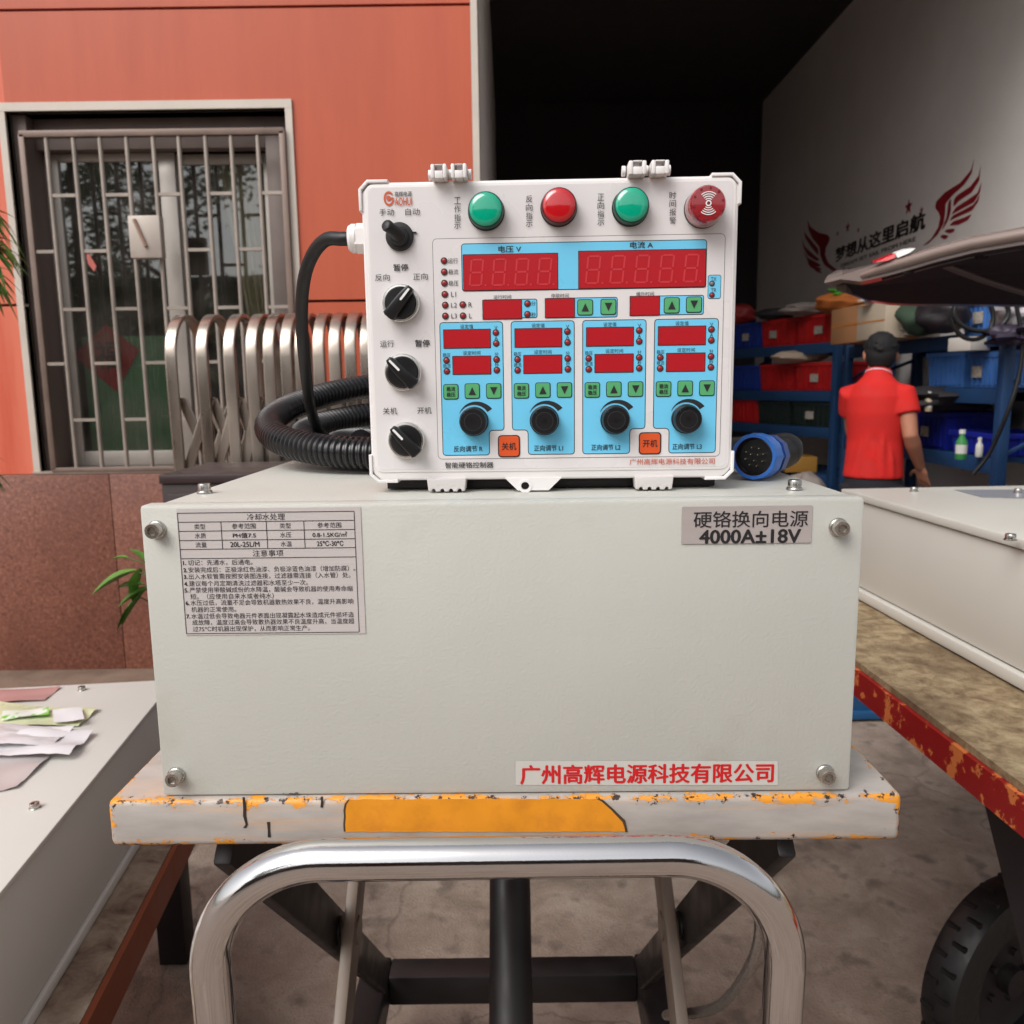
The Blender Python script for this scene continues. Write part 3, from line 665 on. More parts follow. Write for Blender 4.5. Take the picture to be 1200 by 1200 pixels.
# logo
def ell(c, rx, ry, a0, a1, n=28): return [(c[0] + rx * math.cos(R(a0 + (a1 - a0) * i / n)), c[1] + ry * math.sin(R(a0 + (a1 - a0) * i / n))) for i in range(n + 1)]
lc = cp(E_(360, 380)); k10 = KP / 10
o1 = ell(lc, 60 * k10, 80 * k10, 38, 352); i1 = ell(lc, 41 * k10, 57 * k10, 38, 352)
for i in range(28): print_.poly([CP.pt(*p, PH + .0006) for p in (o1[i], o1[i + 1], i1[i + 1], i1[i])], 2)
print_.poly([CP.pt(*p, PH + .0006) for p in ell(cp(E_(357, 378)), 27 * k10, 29 * k10, 0, 352)], 2)
print_.poly([CP.pt(*cp(E_(*p)), PH + .0007) for p in ((360, 388), (420, 384), (420, 368), (360, 366))], 2)
T('高辉电源', E_(528, 328), 5.6, 19.6, 1, .01); T('AOHUI', E_(530, 417), 8.2, 19.8, 2, .02)
T('手动', E_(335, 541), 7.6, 17.2); T('自动', E_(637, 536), 7.6, 16.8)
VT('工作指示', [A(721, y) for y in (257, 302, 348, 390)], 7.6); VT('反向指示', [A(1108, y) for y in (247, 293, 338, 380)], 7.6)
VT('正向指示', [B(387, y) for y in (238, 283, 328, 372)], 7.6); VT('时间报警', [B(775, y) for y in (227, 272, 318, 362)], 7.6)
T('暂停', A(415, 617), 7.6, 17, bold=.018); T('反向', A(316, 671), 7.6, 17); T('正向', A(521, 666), 7.6, 17)
T('运行', C(177, 224), 8, 16.6); T('暂停', C(393, 221), 8, 17, bold=.02); T('关机', C(195, 634), 8, 17); T('开机', C(405, 631), 8, 17)
T('智能硬铬控制器', C(678, 964), 7.2, 58, 0, .012); T('广州高辉电源科技有限公司', D(736, 903), 7.4, 101, 2, .004)
# fine frame line around the whole keypad
q0, q1, q2, q3 = cp(A(582, 462)), cp(B(1052, 432)), cp(D(1027, 865)), cp(C(490, 938))
fr = [((q0[0] + q3[0]) / 2, (q0[1] + q1[1]) / 2), ((q1[0] + q2[0]) / 2, (q0[1] + q1[1]) / 2), ((q1[0] + q2[0]) / 2, (q2[1] + q3[1]) / 2), ((q0[0] + q3[0]) / 2, (q2[1] + q3[1]) / 2)]
outline(rrect(fr[0][0], fr[2][1], fr[1][0], fr[0][1], .004), PH + .0001, .00042, 4, 1)
def rc(t0, t1): a, c = cp(t0), cp(t1); return a[0], a[1], c[0], c[1]
def panelblock(t0, t1, r=.0028, wd=.0007): outline(rrect(*rc(t0, t1), r), PH + .0004, wd, 3)
panelblock(A(740, 488), B(956, 726))
T('电压 V', A(1003, 518), 7.2, 26, bold=.01); T('电流 A', B(607, 496), 7.2, 26, bold=.01)
panelblock(B(966, 657), B(1035, 786), .002, .0005)
T('TX', B(996, 680), 4.2, 6.2, 1); T('TR', B(996, 740), 4.2, 6.2, 1)
panelblock(A(858, 790), A(1153, 890), .002); panelblock(B(88, 782), B(478, 886), .002); panelblock(B(546, 771), B(943, 872), .002)
T('运行时间', A(963, 776), 4.6, 20.5); T('停歇时间', B(166, 769), 4.6, 20.5); T('缓升时间', B(626, 759), 4.6, 20.5)
T('分', A(1131, 811), 5, 5); T('秒', A(1131, 871), 5, 5)
for s, t in (('运行', (697, 581)), ('稳流', (699, 641)), ('稳压', (700, 702))): T(s, A(*t), 6, 11.4)
for s, t in (('L1', (700, 762)), ('L2', (702, 820)), ('L3', (703, 879)), ('R', (790, 818)), ('L', (791, 878))): T(s, A(*t), 5.4, None, 1)
def window(t, w_, h_, digits=0):             # red display window as a part of its own
    u, v = cp(t); w_ *= KP; h_ *= KP; mm = MB()
    mm.prism(rrect(u - w_ / 2 - .0007, v - h_ / 2 - .0007, u + w_ / 2 + .0007, v + h_ / 2 + .0007, .0004, 1), PH + .0004, PH + .0008, 1, XF)
    mm.prism(rrect(u - w_ / 2, v - h_ / 2, u + w_ / 2, v + h_ / 2, .0003, 1), PH + .0008, PH + .0011, 0, XF)
    if digits:
        dh = h_ * .78; dw = dh * .5; th = dw * .13
        for i in range(digits):
            c = u + w_ * ((i + .5) / digits - .5) * .97
            def seg(x0, y0, x1, y1): mm.poly([CP.pt(c + x + (y) * .1, v + y, PH + .0013) for x, y in ((x0, y0), (x1, y0), (x1, y1), (x0, y1))], 2)
            for yy in (-dh / 2, -th / 2, dh / 2 - th): seg(-dw / 2 + th * 1.15, yy, dw / 2 - th * 1.15, yy + th)
            for xx in (-dw / 2, dw / 2 - th):
                seg(xx, -dh / 2 + th * .6, xx + th, -th * .65); seg(xx, th * .65, xx + th, dh / 2 - th * .6)
            dd = dw / 2 + th * 1.5; seg(dd, -dh / 2, dd + th, -dh / 2 + th)
    return obj('display_window', mm, [REDW, INK, REDSEG], ct, 0)
def led(t, mat=None, r=3.2):
    u, v = cp(t); mm = MB(); X = CP.mat(u, v, PH + .0006)
    mm.cyl(r * KP * 1.22, 0, .0004, 1, X, 20); mm.lathe([(r * KP * .86, .0004), (r * KP * .7, .0008), (r * KP * .3, .0011)], 0, X, 20)
    obj('indicator_led', mm, [mat or LEDR, INK], ct)
def key(t, size, sym, mat=None, name='key_button', sh=None):
    u, v = cp(t); s = size * KP / 2; mm = MB()
    mm.prism(rrect(u - s, v - s, u + s, v + s, s * .32), PH + .0006, PH + .0009, 1, XF)
    mm.prism(rrect(u - s * .9, v - s * .9, u + s * .9, v + s * .9, s * .26), PH + .0009, PH + .0014, 0, XF, .0003)
    l = PH + .0017
    if sym == 'up': mm.poly([CP.pt(u + a * s, v + c * s, l) for a, c in ((-.48, -.5), (.48, -.5), (0, .52))], 1)
    elif sym == 'down': mm.poly([CP.pt(u + a * s, v + c * s, l) for a, c in ((-.48, .5), (0, -.52), (.48, .5))], 1)
    elif isinstance(sym, tuple):
        text(mm, CP, sym[0], u, v + s * .36, s * .56, s * 1.12, 1, l, .02); text(mm, CP, sym[1], u, v - s * .36, s * .56, s * 1.12, 1, l, .02)
    else: text(mm, CP, sym, u, v, s * .66, s * 1.3, 1, l, .014)
    obj(name, mm, [mat or GREENK, INK], ct, 0)
def wh(t0, t1): return ((t0[0] + t1[0]) / 2, (t0[1] + t1[1]) / 2), abs(t1[0] - t0[0]), abs(t1[1] - t0[1])
a, e = A(755, 555), B(152, 729); window((.5 * (a[0] + e[0]), .5 * (a[1] + e[1]) ), e[0] - a[0] - 1, 39.5, 4)
a, e = B(273, 529), B(946, 722); window((.5 * (a[0] + e[0]), .5 * (a[1] + e[1])), e[0] - a[0] - 1, 41, 5)
for t0, t1 in ((A(860, 796), A(1065, 892)), (B(90, 788), B(243, 884)), (B(548, 776), B(701, 872))): window(*wh(t0, t1))
for t in ((649, 581), (650, 641), (651, 702), (653, 762), (655, 820), (656, 879), (750, 818), (751, 878), (1099, 812), (1099, 870)): led(A(*t))
led(B(987, 704), LEDG, 2.6); led(B(987, 766), None, 2.6)
for t, s in (((303, 833), 'up'), ((428, 830), 'down'), ((770, 822), 'up'), ((890, 818), 'down')): key(B(*t), 18.4, s)
# four channels: one layout, stepped along the film
base0 = cp(C(520, 135)); step = (cp(D(655, 107))[0] - base0[0]) / 3
def sh(t, i): u, v = cp(t); u, v = u + step * i, v; P = CP.pt(u, v); d = P - CAM; return (600 + F_PX * d.dot(RT) / d.dot(FWD), 600 - F_PX * d.dot(UP) / d.dot(FWD))
for i in range(4):
    right_notch = i in (0, 2)
    o = [(C(495, 90)), (C(885, 90))]
    L0 = cp(C(495, 92))[0]; L0 = (L0 + cp(C(517, 908))[0]) / 2; R0 = (cp(C(885, 90))[0] + cp(C(893, 752))[0]) / 2
    ztop, zbot, zn = cp(C(690, 90))[1], cp(C(690, 906))[1], cp(C(870, 754))[1]
    nw = .0134 ; sxi = step * i
    if right_notch: poly = [(L0, zbot), (R0 - nw, zbot), (R0 - nw, zn), (R0, zn), (R0, ztop), (L0, ztop)]
    else: poly = [(L0 + nw + .0006, zbot), (R0, zbot), (R0, ztop), (L0, ztop), (L0, zn), (L0 + nw + .0006, zn)]
    poly = roundpoly([(x + sxi, z) for x, z in poly], .0034, 4)
    outline(poly, PH + .0004, .0007, 3)
    T('设定值', sh(C(663, 119), i), 4.8, 15.2); T('设定时间', sh(C(693, 280), i), 4.8, 20.5)
    for s, t, h_, w_ in (('V', (841, 126), 4, 3.6), ('A', (843, 191), 4, 4), ('分', (845, 288), 4.6, 4.6), ('秒', (847, 353), 4.6, 4.6), ('稳压', (540, 293), 4.8, 8.8), ('稳流', (542, 359), 4.8, 8.8)): T(s, sh(C(*t), i), h_, w_)
    window(sh(C(665, 194), i), 54, 20.5); window(sh(C(694, 355), i), 44, 20.2)
    for t in ((841, 156), (843, 222), (540, 326), (542, 392), (845, 320), (847, 385)): led(sh(C(*t), i))
    key(sh(C(567, 517), i), 18.2, ('稳流', '稳压')); key(sh(C(697, 513), i), 18.2, 'up'); key(sh(C(828, 512), i), 18.2, 'down')
    T('反向调节 R' if i == 0 else '正向调节 L%d' % i, sh(C(672 + (0, 64, -14, 50)[i], 865), i), 7, 34.5, bold=.012)
    # volume wedge and knob
    ku, kv = cp(sh(C(708, 697), i)); nA = 22; o1, i1 = [], []
    for j in range(nA + 1):
        t = j / nA; a = R(152 - 118 * t); ri = 19.4 * KP; ro = ri + (.3 + 6.4 * t) * KP
        o1.append((ku + ro * math.cos(a), kv + ro * math.sin(a))); i1.append((ku + ri * math.cos(a), kv + ri * math.sin(a)))
    for j in range(nA): print_.poly([CP.pt(*p, PH + .0008) for p in (o1[j], o1[j + 1], i1[j + 1], i1[j])], 0)
    mm = MB(); X = CP.mat(ku, kv, PH)
    r_ = 17.4 * KP
    prof = [(r_, .0008), (r_ * 1.0, .004), (r_ * .95, .0044)]; mm.lathe(prof, 0, X, 40)
    n_ = 72; rings = []
    for z, rr in ((.0044, .93), (.0135, .90), (.0148, .86)):
        rings.append([(rr * r_ * (1 + (.018 if q % 2 and z < .014 else 0)) * math.cos(2 * math.pi * q / n_), rr * r_ * (1 + (.018 if q % 2 and z < .014 else 0)) * math.sin(2 * math.pi * q / n_), z) for q in range(n_)])
    mm.loft(rings, 0, X)
    mm.lathe([(r_ * .60, .0148), (r_ * .60, .0152), (r_ * .56, .0152)], 2, X, 40, (False, False)); mm.lathe([(r_ * .56, .0150), (.0002, .0147)], 1, X, 40, (False, False))
    mm.box((-r_ * .55, r_ * .62, .0146), (.0009, .0026, .0006), 0, 2, X @ Matrix.Rotation(0, 4, 'Z'))
    obj('adjustment_knob', mm, [BLACKP, KNOBF, M('knob_ring', S(70, 70, 72), .3, .4)], ct, 40)
key(C(921, 849), 26.4, '关机', ORK, 'power_button'); key(D(607, 797), 26.4, '开机', ORK, 'power_button')
obj('lettering', print_, PM, panel, 0)

# ---- lamps
def gem(name, col, rough=.12):
    m = M(name, col, rough, coat=1.0, rvar=0, spec=.6); bs = m.node_tree.nodes['Principled BSDF']
    bs.inputs['Subsurface Weight'].default_value = .35; bs.inputs['Subsurface Radius'].default_value = (.004, .006, .005); return m
GG = gem('green_lens', S(0, 168, 132)); RG = gem('red_lens', S(196, 22, 30)); GR2 = M('green_rim', S(8, 66, 54), .35, spec=.25); RR2 = M('red_rim', S(84, 8, 14), .35, spec=.25)
def lamp(t, r, face, rim, label):
    u, v = cp(t); X = CP.mat(u, v, PH); r = r * KP; mm = MB()
    mm.lathe([(r * 1.02, .0004), (r * 1.02, .002), (r * .99, .0026)], 1, X, 48)
    rb = obj('pilot_lamp', mm, [rim, BLACKP], ct); rb['label'] = label
    mm = MB(); mm.lathe([(r * .97, .0022), (r * .97, .0105), (r * .93, .0122), (r * .88, .0126)], 0, X, 48, (False, False)); obj('lens_rim', mm, rim, rb)
    mm = MB(); mm.lathe([(r * .885, .0126), (r * .86, .0132), (r * .6, .0140), (r * .3, .0144), (.0002, .0145)], 0, X, 48, (False, False)); obj('lens', mm, face, rb, 60)
lamp(A(877, 318), 20.6, GG, GR2, 'green pilot lamp'); lamp(B(160, 297), 20.6, RG, RR2, 'red pilot lamp'); lamp(B(546, 295), 20.6, GG, GR2, 'green pilot lamp')
u, v = cp(B(938, 302)); X = CP.mat(u, v, PH); r = 21.6 * KP; mm = MB(); mm.lathe([(r, .0004), (r, .004), (r * .98, .0046)], 0, X, 48); bz = obj('buzzer', mm, BLACKP, ct)
mm = MB(); mm.lathe([(r * .99, .0046), (r * .97, .015), (r * .92, .0215), (r * .86, .0232), (r * .2, .0236), (.0003, .0236)], 0, X, 48, (False, False))
for i in range(10):
    a = 2 * math.pi * (i + .3) / 10; mm.cyl(r * .06, .0225, .0238, 1, X @ Matrix.Translation((r * .76 * math.cos(a), r * .76 * math.sin(a), 0)), 12)
mm.lathe([(r * .15, .0238), (r * .15, .0241), (r * .09, .0241)], 2, X, 24, (False, False)); mm.cyl(r * .07, .0236, .024, 1, X, 12)
for rr in (.25, .36, .47, .58):
    for s in (1, -1):
        p = [(rr * r * math.cos(R(a)), s * rr * r * math.sin(R(a))) for a in range(48, 133, 7)]; q = [(x * (rr - .045) / rr, y * (rr - .045) / rr) for x, y in p]
        for i in range(len(p) - 1): mm.poly([(p[i][0], p[i][1], .0239), (p[i + 1][0], p[i + 1][1], .0239), (q[i + 1][0], q[i + 1][1], .0239), (q[i][0], q[i][1], .0239)], 2, X)
obj('buzzer_dome', mm, [gem('buzzer_red', S(150, 26, 34), .18), M('sound_hole', S(120, 8, 14), .4), WHITEM], bz)

# ---- selector switches
def selector(t, r, ang):
    u, v = cp(t); X = CP.mat(u, v, PH); r *= KP; mm = MB()
    mm.lathe([(r, .0003), (r, .0055), (r * .95, .0068), (r * .86, .007), (r * .83, .006)], 0, X, 56); sw = obj('selector_switch', mm, SATIN, ct, 50)
    mm = MB(); mm.lathe([(r * .83, .005), (r * .82, .0085), (r * .78, .0092), (.0002, .0092)], 0, X, 48, (False, False))
    Y = X @ Matrix.Rotation(R(ang), 4, 'Z')
    prof = [(-r * 1.0, -r * .2), (-r * .92, -r * .34), (r * .3, -r * .30), (r * .86, -r * .22), (r * 1.0, -r * .14), (r * 1.0, r * .14), (r * .86, r * .22), (r * .3, r * .30), (-r * .92, r * .34), (-r * 1.0, r * .2)]
    mm.prism(prof, .009, .0165, 0, Y, .0014); kn = obj('handle', mm, BLACKP, sw, 40)
    mm = MB(); mm.prism(rrect(r * .12, -r * .06, r * .88, r * .06, r * .05), .0165, .0169, 0, Y); obj('pointer_mark', mm, WHITEM, kn, 0)
selector(A(420, 812), 21.6, 50); selector(C(279, 399), 21.6, 134); selector(C(299, 812), 21.6, 133)
# toggle with rubber boot
u, v = cp(A(410, 452)); X = CP.mat(u, v, PH); r = 16 * KP; mm = MB()
mm.lathe([(r, .0003), (r, .003), (r * .92, .0042), (r * .7, .0046), (r * .66, .0078), (r * .55, .009)], 0, X, 40)
mm.tube([X @ Vector(p) for p in ((0, 0, .006), (-.002, .0025, .011), (-.0052, .0045, .0145), (-.0078, .0062, .0185), (-.0085, .0068, .0198), (-.0089, .0071, .0205))], [.0066, .0058, .005, .0052, .0044, .002], 16)
mm.box((r * 1.08, r * .28, .001), (r * .3, r * .1, .0012), 0, 0, X); obj('toggle_switch', mm, BLACKR, ct, 40)

# ================================================================== HOSE, CABLE, PLUG
HOSE = M('black_conduit', S(26, 25, 27), .3, var=.08, vscale=30)
pts = []
cxh, cyh = -.125, 1.075                      # a loose coil: the outer loop rides up on the inner ones at the back
zl = ZT + .0182
for i in range(int(64 * 3.3) + 1):
    t = i / 64; a = R(60) + 2 * math.pi * t
    rr = (.192, .152, .117)[min(2, int(t))]; nx = (.152, .117, .085)[min(2, int(t))]; f = t - int(t)
    rr = .196 - .038 * t
    back = .5 + .5 * math.sin(a)
    zz = zl + back * (.086 - .040 * t if t < 2 else .006) + (.004 if t < 1 else 0)
    pts.append(Vector((cxh + rr * math.cos(a) + .006 * math.sin(t * 9), cyh + rr * math.sin(a), zz)))
pts = [Vector((.12, 1.17, ZT + .108)), Vector((.03, 1.25, ZT + .110))] + pts
sp = smooth_path(pts, 4)
def resample(p, d):
    out = [p[0]]; acc = 0
    for i in range(1, len(p)):
        seg = (p[i] - p[i - 1]).length; s0 = 0
        while acc + (seg - s0) >= d:
            s0 += d - acc; acc = 0; out.append(p[i - 1].lerp(p[i], s0 / seg))
        acc += seg - s0
    return out
hp = resample(sp, .00175); radii = []
for i in range(len(hp)): radii.append(.0178 if i % 4 in (0, 1) else .0151)
m = MB(); m.tube(hp, radii, 20)
tag(obj('corrugated_hose', m, HOSE, None, 50), 'thick black corrugated hose coiled on the grey box behind the control box', 'hose')
m = MB(); g0 = XG @ Vector((0, 0, .012)); Yg = g0.y
path = [g0, XG @ Vector((0, 0, .024)), at(382, 281, Yg + .01), at(366, 299, Yg + .03), at(356, 330, Yg + .05), at(353.5, 375, Yg + .08), at(357, 425, Yg + .12), at(362, 465, Yg + .17), at(368, 492, Yg + .21), at(380, 512, Yg + .25), at(410, 522, Yg + .28)]
m.tube(smooth_path(path, 14), .0063, 16)
tag(obj('control_cable', m, BLACKR, None, 50), 'thin smooth black cable bending down from the white gland of control box', 'cable')
# plug
pc = at(886, 546, .80); pc.z = ZT + .0228
ax = (Vector((-.02, -.80, .09)) - Vector((0, 0, 0))).normalized(); ax = Vector((-.60, -.80, .04)).normalized()
q = ax.to_track_quat('Z', 'Y').to_matrix().to_4x4(); XP = Matrix.Translation(pc) @ q
plug = thing('round_connector', 'blue and black round multi-pin connector lying beside the control box', 'connector', (pc.x, pc.y, ZT))
PB = M('connector_blue', S(44, 104, 186), .38, var=.06, vscale=40); PBD = M('connector_blue_dark', S(28, 66, 134), .4)
m = MB(); rings = []
for z, rr in ((-.012, .0215), (-.0105, .0226), (.006, .0226), (.0085, .0218), (.0085, .0188), (.001, .0185)):
    rings.append([(rr * (1 + (.012 * math.cos(q_ * 12 * 2 * math.pi / 72) if rr > .021 else 0)) * math.cos(2 * math.pi * q_ / 72), rr * (1 + (.012 * math.cos(q_ * 12 * 2 * math.pi / 72) if rr > .021 else 0)) * math.sin(2 * math.pi * q_ / 72), z) for q_ in range(72)])
m.loft(rings, 0, XP, False); obj('coupling_ring', m, PB, plug)
m = MB(); m.lathe([(.0186, -.002), (.0186, .0062), (.0174, .0066), (.0168, .004), (.0166, .001), (.0001, .001)], 0, XP, 48, (False, False)); m.lathe([(.0188, .005), (.0188, .0072), (.0184, .0072)], 1, XP, 48, (False, False))
obj('socket_insert', m, [BLACKP, M('seal_red', S(110, 26, 30), .5)], plug)
PIN = M('pin_metal', S(226, 214, 190), .25, 1.0); pins = [(0, 0)]
for i in range(8): pins.append((.0092 * math.cos(2 * math.pi * i / 8 + .3), .0092 * math.sin(2 * math.pi * i / 8 + .3)))
pins = pins[1:] + [(.004 * math.cos(a), .004 * math.sin(a)) for a in (.5, 2.6, 4.7)]
for p in pins:
    m = MB(); m.lathe([(.0009, .0008), (.0009, .0058), (.0005, .0066)], 0, XP @ Matrix.Translation((p[0], p[1], 0)), 10); obj('pin', m, PIN, plug)
m = MB(); m.lathe([(.0205, -.0135), (.0205, -.021), (.019, -.0225)], 0, XP, 8); m.lathe([(.0185, -.012), (.0185, -.016)], 0, XP, 32); m.lathe([(.0212, -.0245), (.0214, -.036), (.0195, -.038)], 0, XP, 10); obj('lock_nut', m, PBD, plug, 25)
m = MB()
tail = [XP @ Vector((0, 0, -.037)), XP @ Vector((0, 0, -.05)), XP @ Vector((0.004, .002, -.066)), XP @ Vector((.02, .006, -.084)) + Vector((-.02, 0, 0)), XP @ Vector((.03, .004, -.10)) + Vector((-.06, 0, 0)), XP @ Vector((.03, 0, -.115)) + Vector((-.14, 0, 0))]
tail = [Vector((p.x, p.y, max(p.z, ZT + .018))) for p in tail]
m.tube(smooth_path(tail, 8), .0168, 20); obj('boot', m, BLACKR, plug, 50)

# ================================================================== LIFT CART
def chip_mat():
    m = bpy.data.materials.new('chipped_grey_paint'); m.use_nodes = True; N = m.node_tree.nodes; L = m.node_tree.links; bs = N['Principled BSDF']; bs.inputs['Roughness'].default_value = .45
    tc = N.new('ShaderNodeTexCoord'); sp_ = N.new('ShaderNodeSeparateXYZ'); L.new(tc.outputs['Object'], sp_.inputs[0])
    def math_(op, a, b=None, c=None):
        n = N.new('ShaderNodeMath'); n.operation = op
        for i, v in enumerate((a, b, c)):
            if v is None: continue
            if isinstance(v, (int, float)): n.inputs[i].default_value = v
            else: L.new(v, n.inputs[i])
        return n.outputs[0]
    def noise(scale, detail, sv=None, rough=.6):
        n = N.new('ShaderNodeTexNoise'); n.inputs['Scale'].default_value = scale; n.inputs['Detail'].default_value = detail; n.inputs['Roughness'].default_value = rough
        mp = N.new('ShaderNodeMapping'); mp.inputs['Scale'].default_value = sv or (1, 1, 1); L.new(tc.outputs['Object'], mp.inputs[0]); L.new(mp.outputs[0], n.inputs['Vector']); return n.outputs['Fac']
    # nearness to an edge of the tray (object space: top at z=0, bottom at -.044, |x| = .3455, front at y=0)
    dz = math_('MINIMUM', math_('ABSOLUTE', sp_.outputs['Z']), math_('ABSOLUTE', math_('ADD', sp_.outputs['Z'], .044)))
    dx = math_('ABSOLUTE', math_('SUBTRACT', math_('ABSOLUTE', sp_.outputs['X']), .3455))
    front = math_('ABSOLUTE', sp_.outputs['Y'])
    d_front = math_('MINIMUM', dz, dx)                     # on the front face
    d_top = math_('MINIMUM', math_('ABSOLUTE', sp_.outputs['Y']), dx)
    istop = math_('GREATER_THAN', sp_.outputs['Z'], -.0015)
    mixd = math_('ADD', math_('MULTIPLY', istop, d_top), math_('MULTIPLY', math_('SUBTRACT', 1, istop), d_front))
    near = math_('SUBTRACT', 1, math_('MINIMUM', math_('DIVIDE', mixd, .014), 1))
    def layer(noise_out, kn, thr, w=.015):
        v = math_('ADD', noise_out, math_('MULTIPLY', near, kn)); mr = N.new('ShaderNodeMapRange'); mr.inputs['From Min'].default_value = thr; mr.inputs['From Max'].default_value = thr + w; L.new(v, mr.inputs[0]); return mr.outputs[0]
    org = layer(noise(48, 10, (.45, 1, 1.1), .78), .23, .675)
    smear = layer(noise(15, 9, (.25, .4, 5), .7), .05, .535, .14)
    rust = layer(noise(85, 9, None, .75), .17, .695, .01)
    gn = noise(30, 6, (.5, 1, 2)); gr = N.new('ShaderNodeValToRGB'); gr.color_ramp.elements[0].color = S(160, 153, 147); gr.color_ramp.elements[1].color = S(178, 171, 164); gr.color_ramp.elements[0].position = .35; gr.color_ramp.elements[1].position = .65; L.new(gn, gr.inputs[0])
    def mix(f, a, c):
        x = N.new('ShaderNodeMix'); x.data_type = 'RGBA'; L.new(f, x.inputs['Factor']); L.new(a, x.inputs['A']); x.inputs['B'].default_value = c; return x.outputs['Result']
    col = mix(math_('MULTIPLY', smear, .6), gr.outputs[0], S(208, 160, 116)); col = mix(org, col, S(226, 148, 40)); col = mix(rust, col, S(54, 38, 32))
    L.new(col, bs.inputs['Base Color'])
    h = math_('SUBTRACT', 1, math_('ADD', math_('MULTIPLY', org, .5), rust)); bp = N.new('ShaderNodeBump'); bp.inputs['Distance'].default_value = .0006; bp.inputs['Strength'].default_value = .7; L.new(h, bp.inputs['Height']); L.new(bp.outputs[0], bs.inputs['Normal'])
    n2 = noise(120, 3); 
    return m
PF = (atz(128, 933, ZB) + atz(1061, 931, ZB)) / 2
py0 = .664; ptc = Vector((PF.x, py0, ZB - .0006))
cart = thing('lift_cart', 'grey lift cart with chipped orange paint and a chrome push bar', 'cart', (ptc.x, ptc.y, 0), -.009)
Xt = Matrix.Translation(ptc) @ Matrix.Rotation(-.009, 4, 'Z')
PW = .691
m = MB(); m.box((0, .48, -.022), (PW, .96, .044), .006, seg=3)
me_o = obj('platform', m, chip_mat(), cart, 40, world=False); me_o.location = (0, 0, ptc.z)
FP = Plane(ptc, (math.cos(-.009), math.sin(-.009), 0), (0, 0, 1))
ST = M('orange_paint_stripe', S(226, 146, 34), .42, var=.08, vscale=24, col2=S(206, 128, 34), mix=(.45, .7), mscale=30)
sp_px = [(403, 974.5), (404, 941), (408, 936.5), (560, 936), (698, 936), (706, 938), (731, 962), (733, 974)]
random.seed(11); e = []
for i in range(len(sp_px)):
    a, c = sp_px[i], sp_px[(i + 1) % len(sp_px)]; nn = max(2, int(math.hypot(a[0] - c[0], a[1] - c[1]) / 6))
    for j in range(nn): t = j / nn; e.append((a[0] + (c[0] - a[0]) * t + random.uniform(-.5, .5), a[1] + (c[1] - a[1]) * t + random.uniform(-.55, .55)))
for ends in ([(403, 974), (402.4, 966), (403.2, 956), (402.6, 949), (404, 942), (408, 936.6), (410, 936.6), (406.2, 942.5), (405, 949), (405.4, 957), (404.6, 966), (405.2, 974)], [(699, 935.6), (707, 937.4), (719, 948), (732.5, 961), (735.5, 974.5), (732.6, 974.5), (731.6, 969), (729.2, 962.6), (722, 955), (716, 948.6), (705, 938.8)]):
    m = sheet(FP, [FP.pix(*p) for p in ends], .0004, .0004); obj('stripe_edge', m, M('stripe_edge_paint', S(70, 54, 40), .5), cart, 0)
m = sheet(FP, [FP.pix(*p) for p in e], .0003, .0004); obj('orange_stripe', m, ST, cart, 0)
for path in ([(285.5, 934), (287, 945), (287, 956), (289, 966), (287, 970)], [(377, 934), (377.5, 940), (377, 946)], [(315, 963), (315, 972), (316, 981)]):
    m = MB(); a = [FP.pix(x - 1.6 - .5 * math.sin(y), y) for x, y in path]; c = [FP.pix(x + 1.6, y) for x, y in path]
    m = sheet(FP, a + c[::-1], .0002, .0003); obj('paint_drip', m, M('dark_drip', S(48, 40, 36), .4), cart, 0)
# chrome push bar: a big hoop in front of the tray
hy = .612; HZc = at(600, 1005, hy).z
rb = .098
xl, xr = at(379, 1008, hy).x, at(783, 1004, hy).x
hp = [Vector((xl - rb - .012, hy + .05, .16)), Vector((xl - rb - .007, hy + .026, HZc - .45)), Vector((xl - rb - .001, hy + .006, HZc - .2))]
for i in range(17):
    a = math.pi - math.pi / 2 * i / 16; hp.append(Vector((xl + rb * math.cos(a), hy, HZc - rb + rb * math.sin(a))))
for i in range(17):
    a = math.pi / 2 - math.pi / 2 * i / 16; hp.append(Vector((xr + rb * math.cos(a), hy, HZc + .0005 - rb + rb * math.sin(a))))
hp += [Vector((xr + rb + .001, hy + .006, HZc - .2)), Vector((xr + rb + .007, hy + .026, HZc - .45)), Vector((xr + rb + .012, hy + .05, .16))]
m = MB(); m.tube(hp, .0165, 32); obj('push_bar', m, CHROME, cart, 60)
SCIS = M('cart_black', S(34, 30, 30), .45, .2, var=.15, vscale=20); SCG = M('cart_grey', S(112, 98, 86), .5, var=.1, vscale=20)
zb_, zt_ = .27, ptc.z - .06
for s in (-1, 1):
    for sx, y0, y1, mt_ in ((.235, .72, 1.5, SCG), (.262, 1.5, .72, SCIS)):
        m = MB(); d = Vector((0, y1 - y0, zt_ - zb_)); X = Matrix.Translation((ptc.x + s * sx, (y0 + y1) / 2, (zb_ + zt_) / 2)) @ Matrix.Rotation(math.atan2(d.z, d.y), 4, 'X')
        m.box((0, 0, 0), (.018, d.length, .06), .004, 0, X); m.cyl(.02, -.012, .012, 0, X @ Matrix.Rotation(math.pi / 2, 4, 'Y')); obj('scissor_arm', m, mt_, cart)
m = MB()
for s in (-1, 1): m.bb((ptc.x + s * .29 - .03, .66, .16), (ptc.x + s * .29 + .03, 1.6, .24), .006)
m.bb((ptc.x - .26, .66, .17), (ptc.x + .26, .72, .235), .004); m.bb((ptc.x - .26, 1.54, .17), (ptc.x + .26, 1.6, .235), .004); obj('base_frame', m, SCIS, cart)
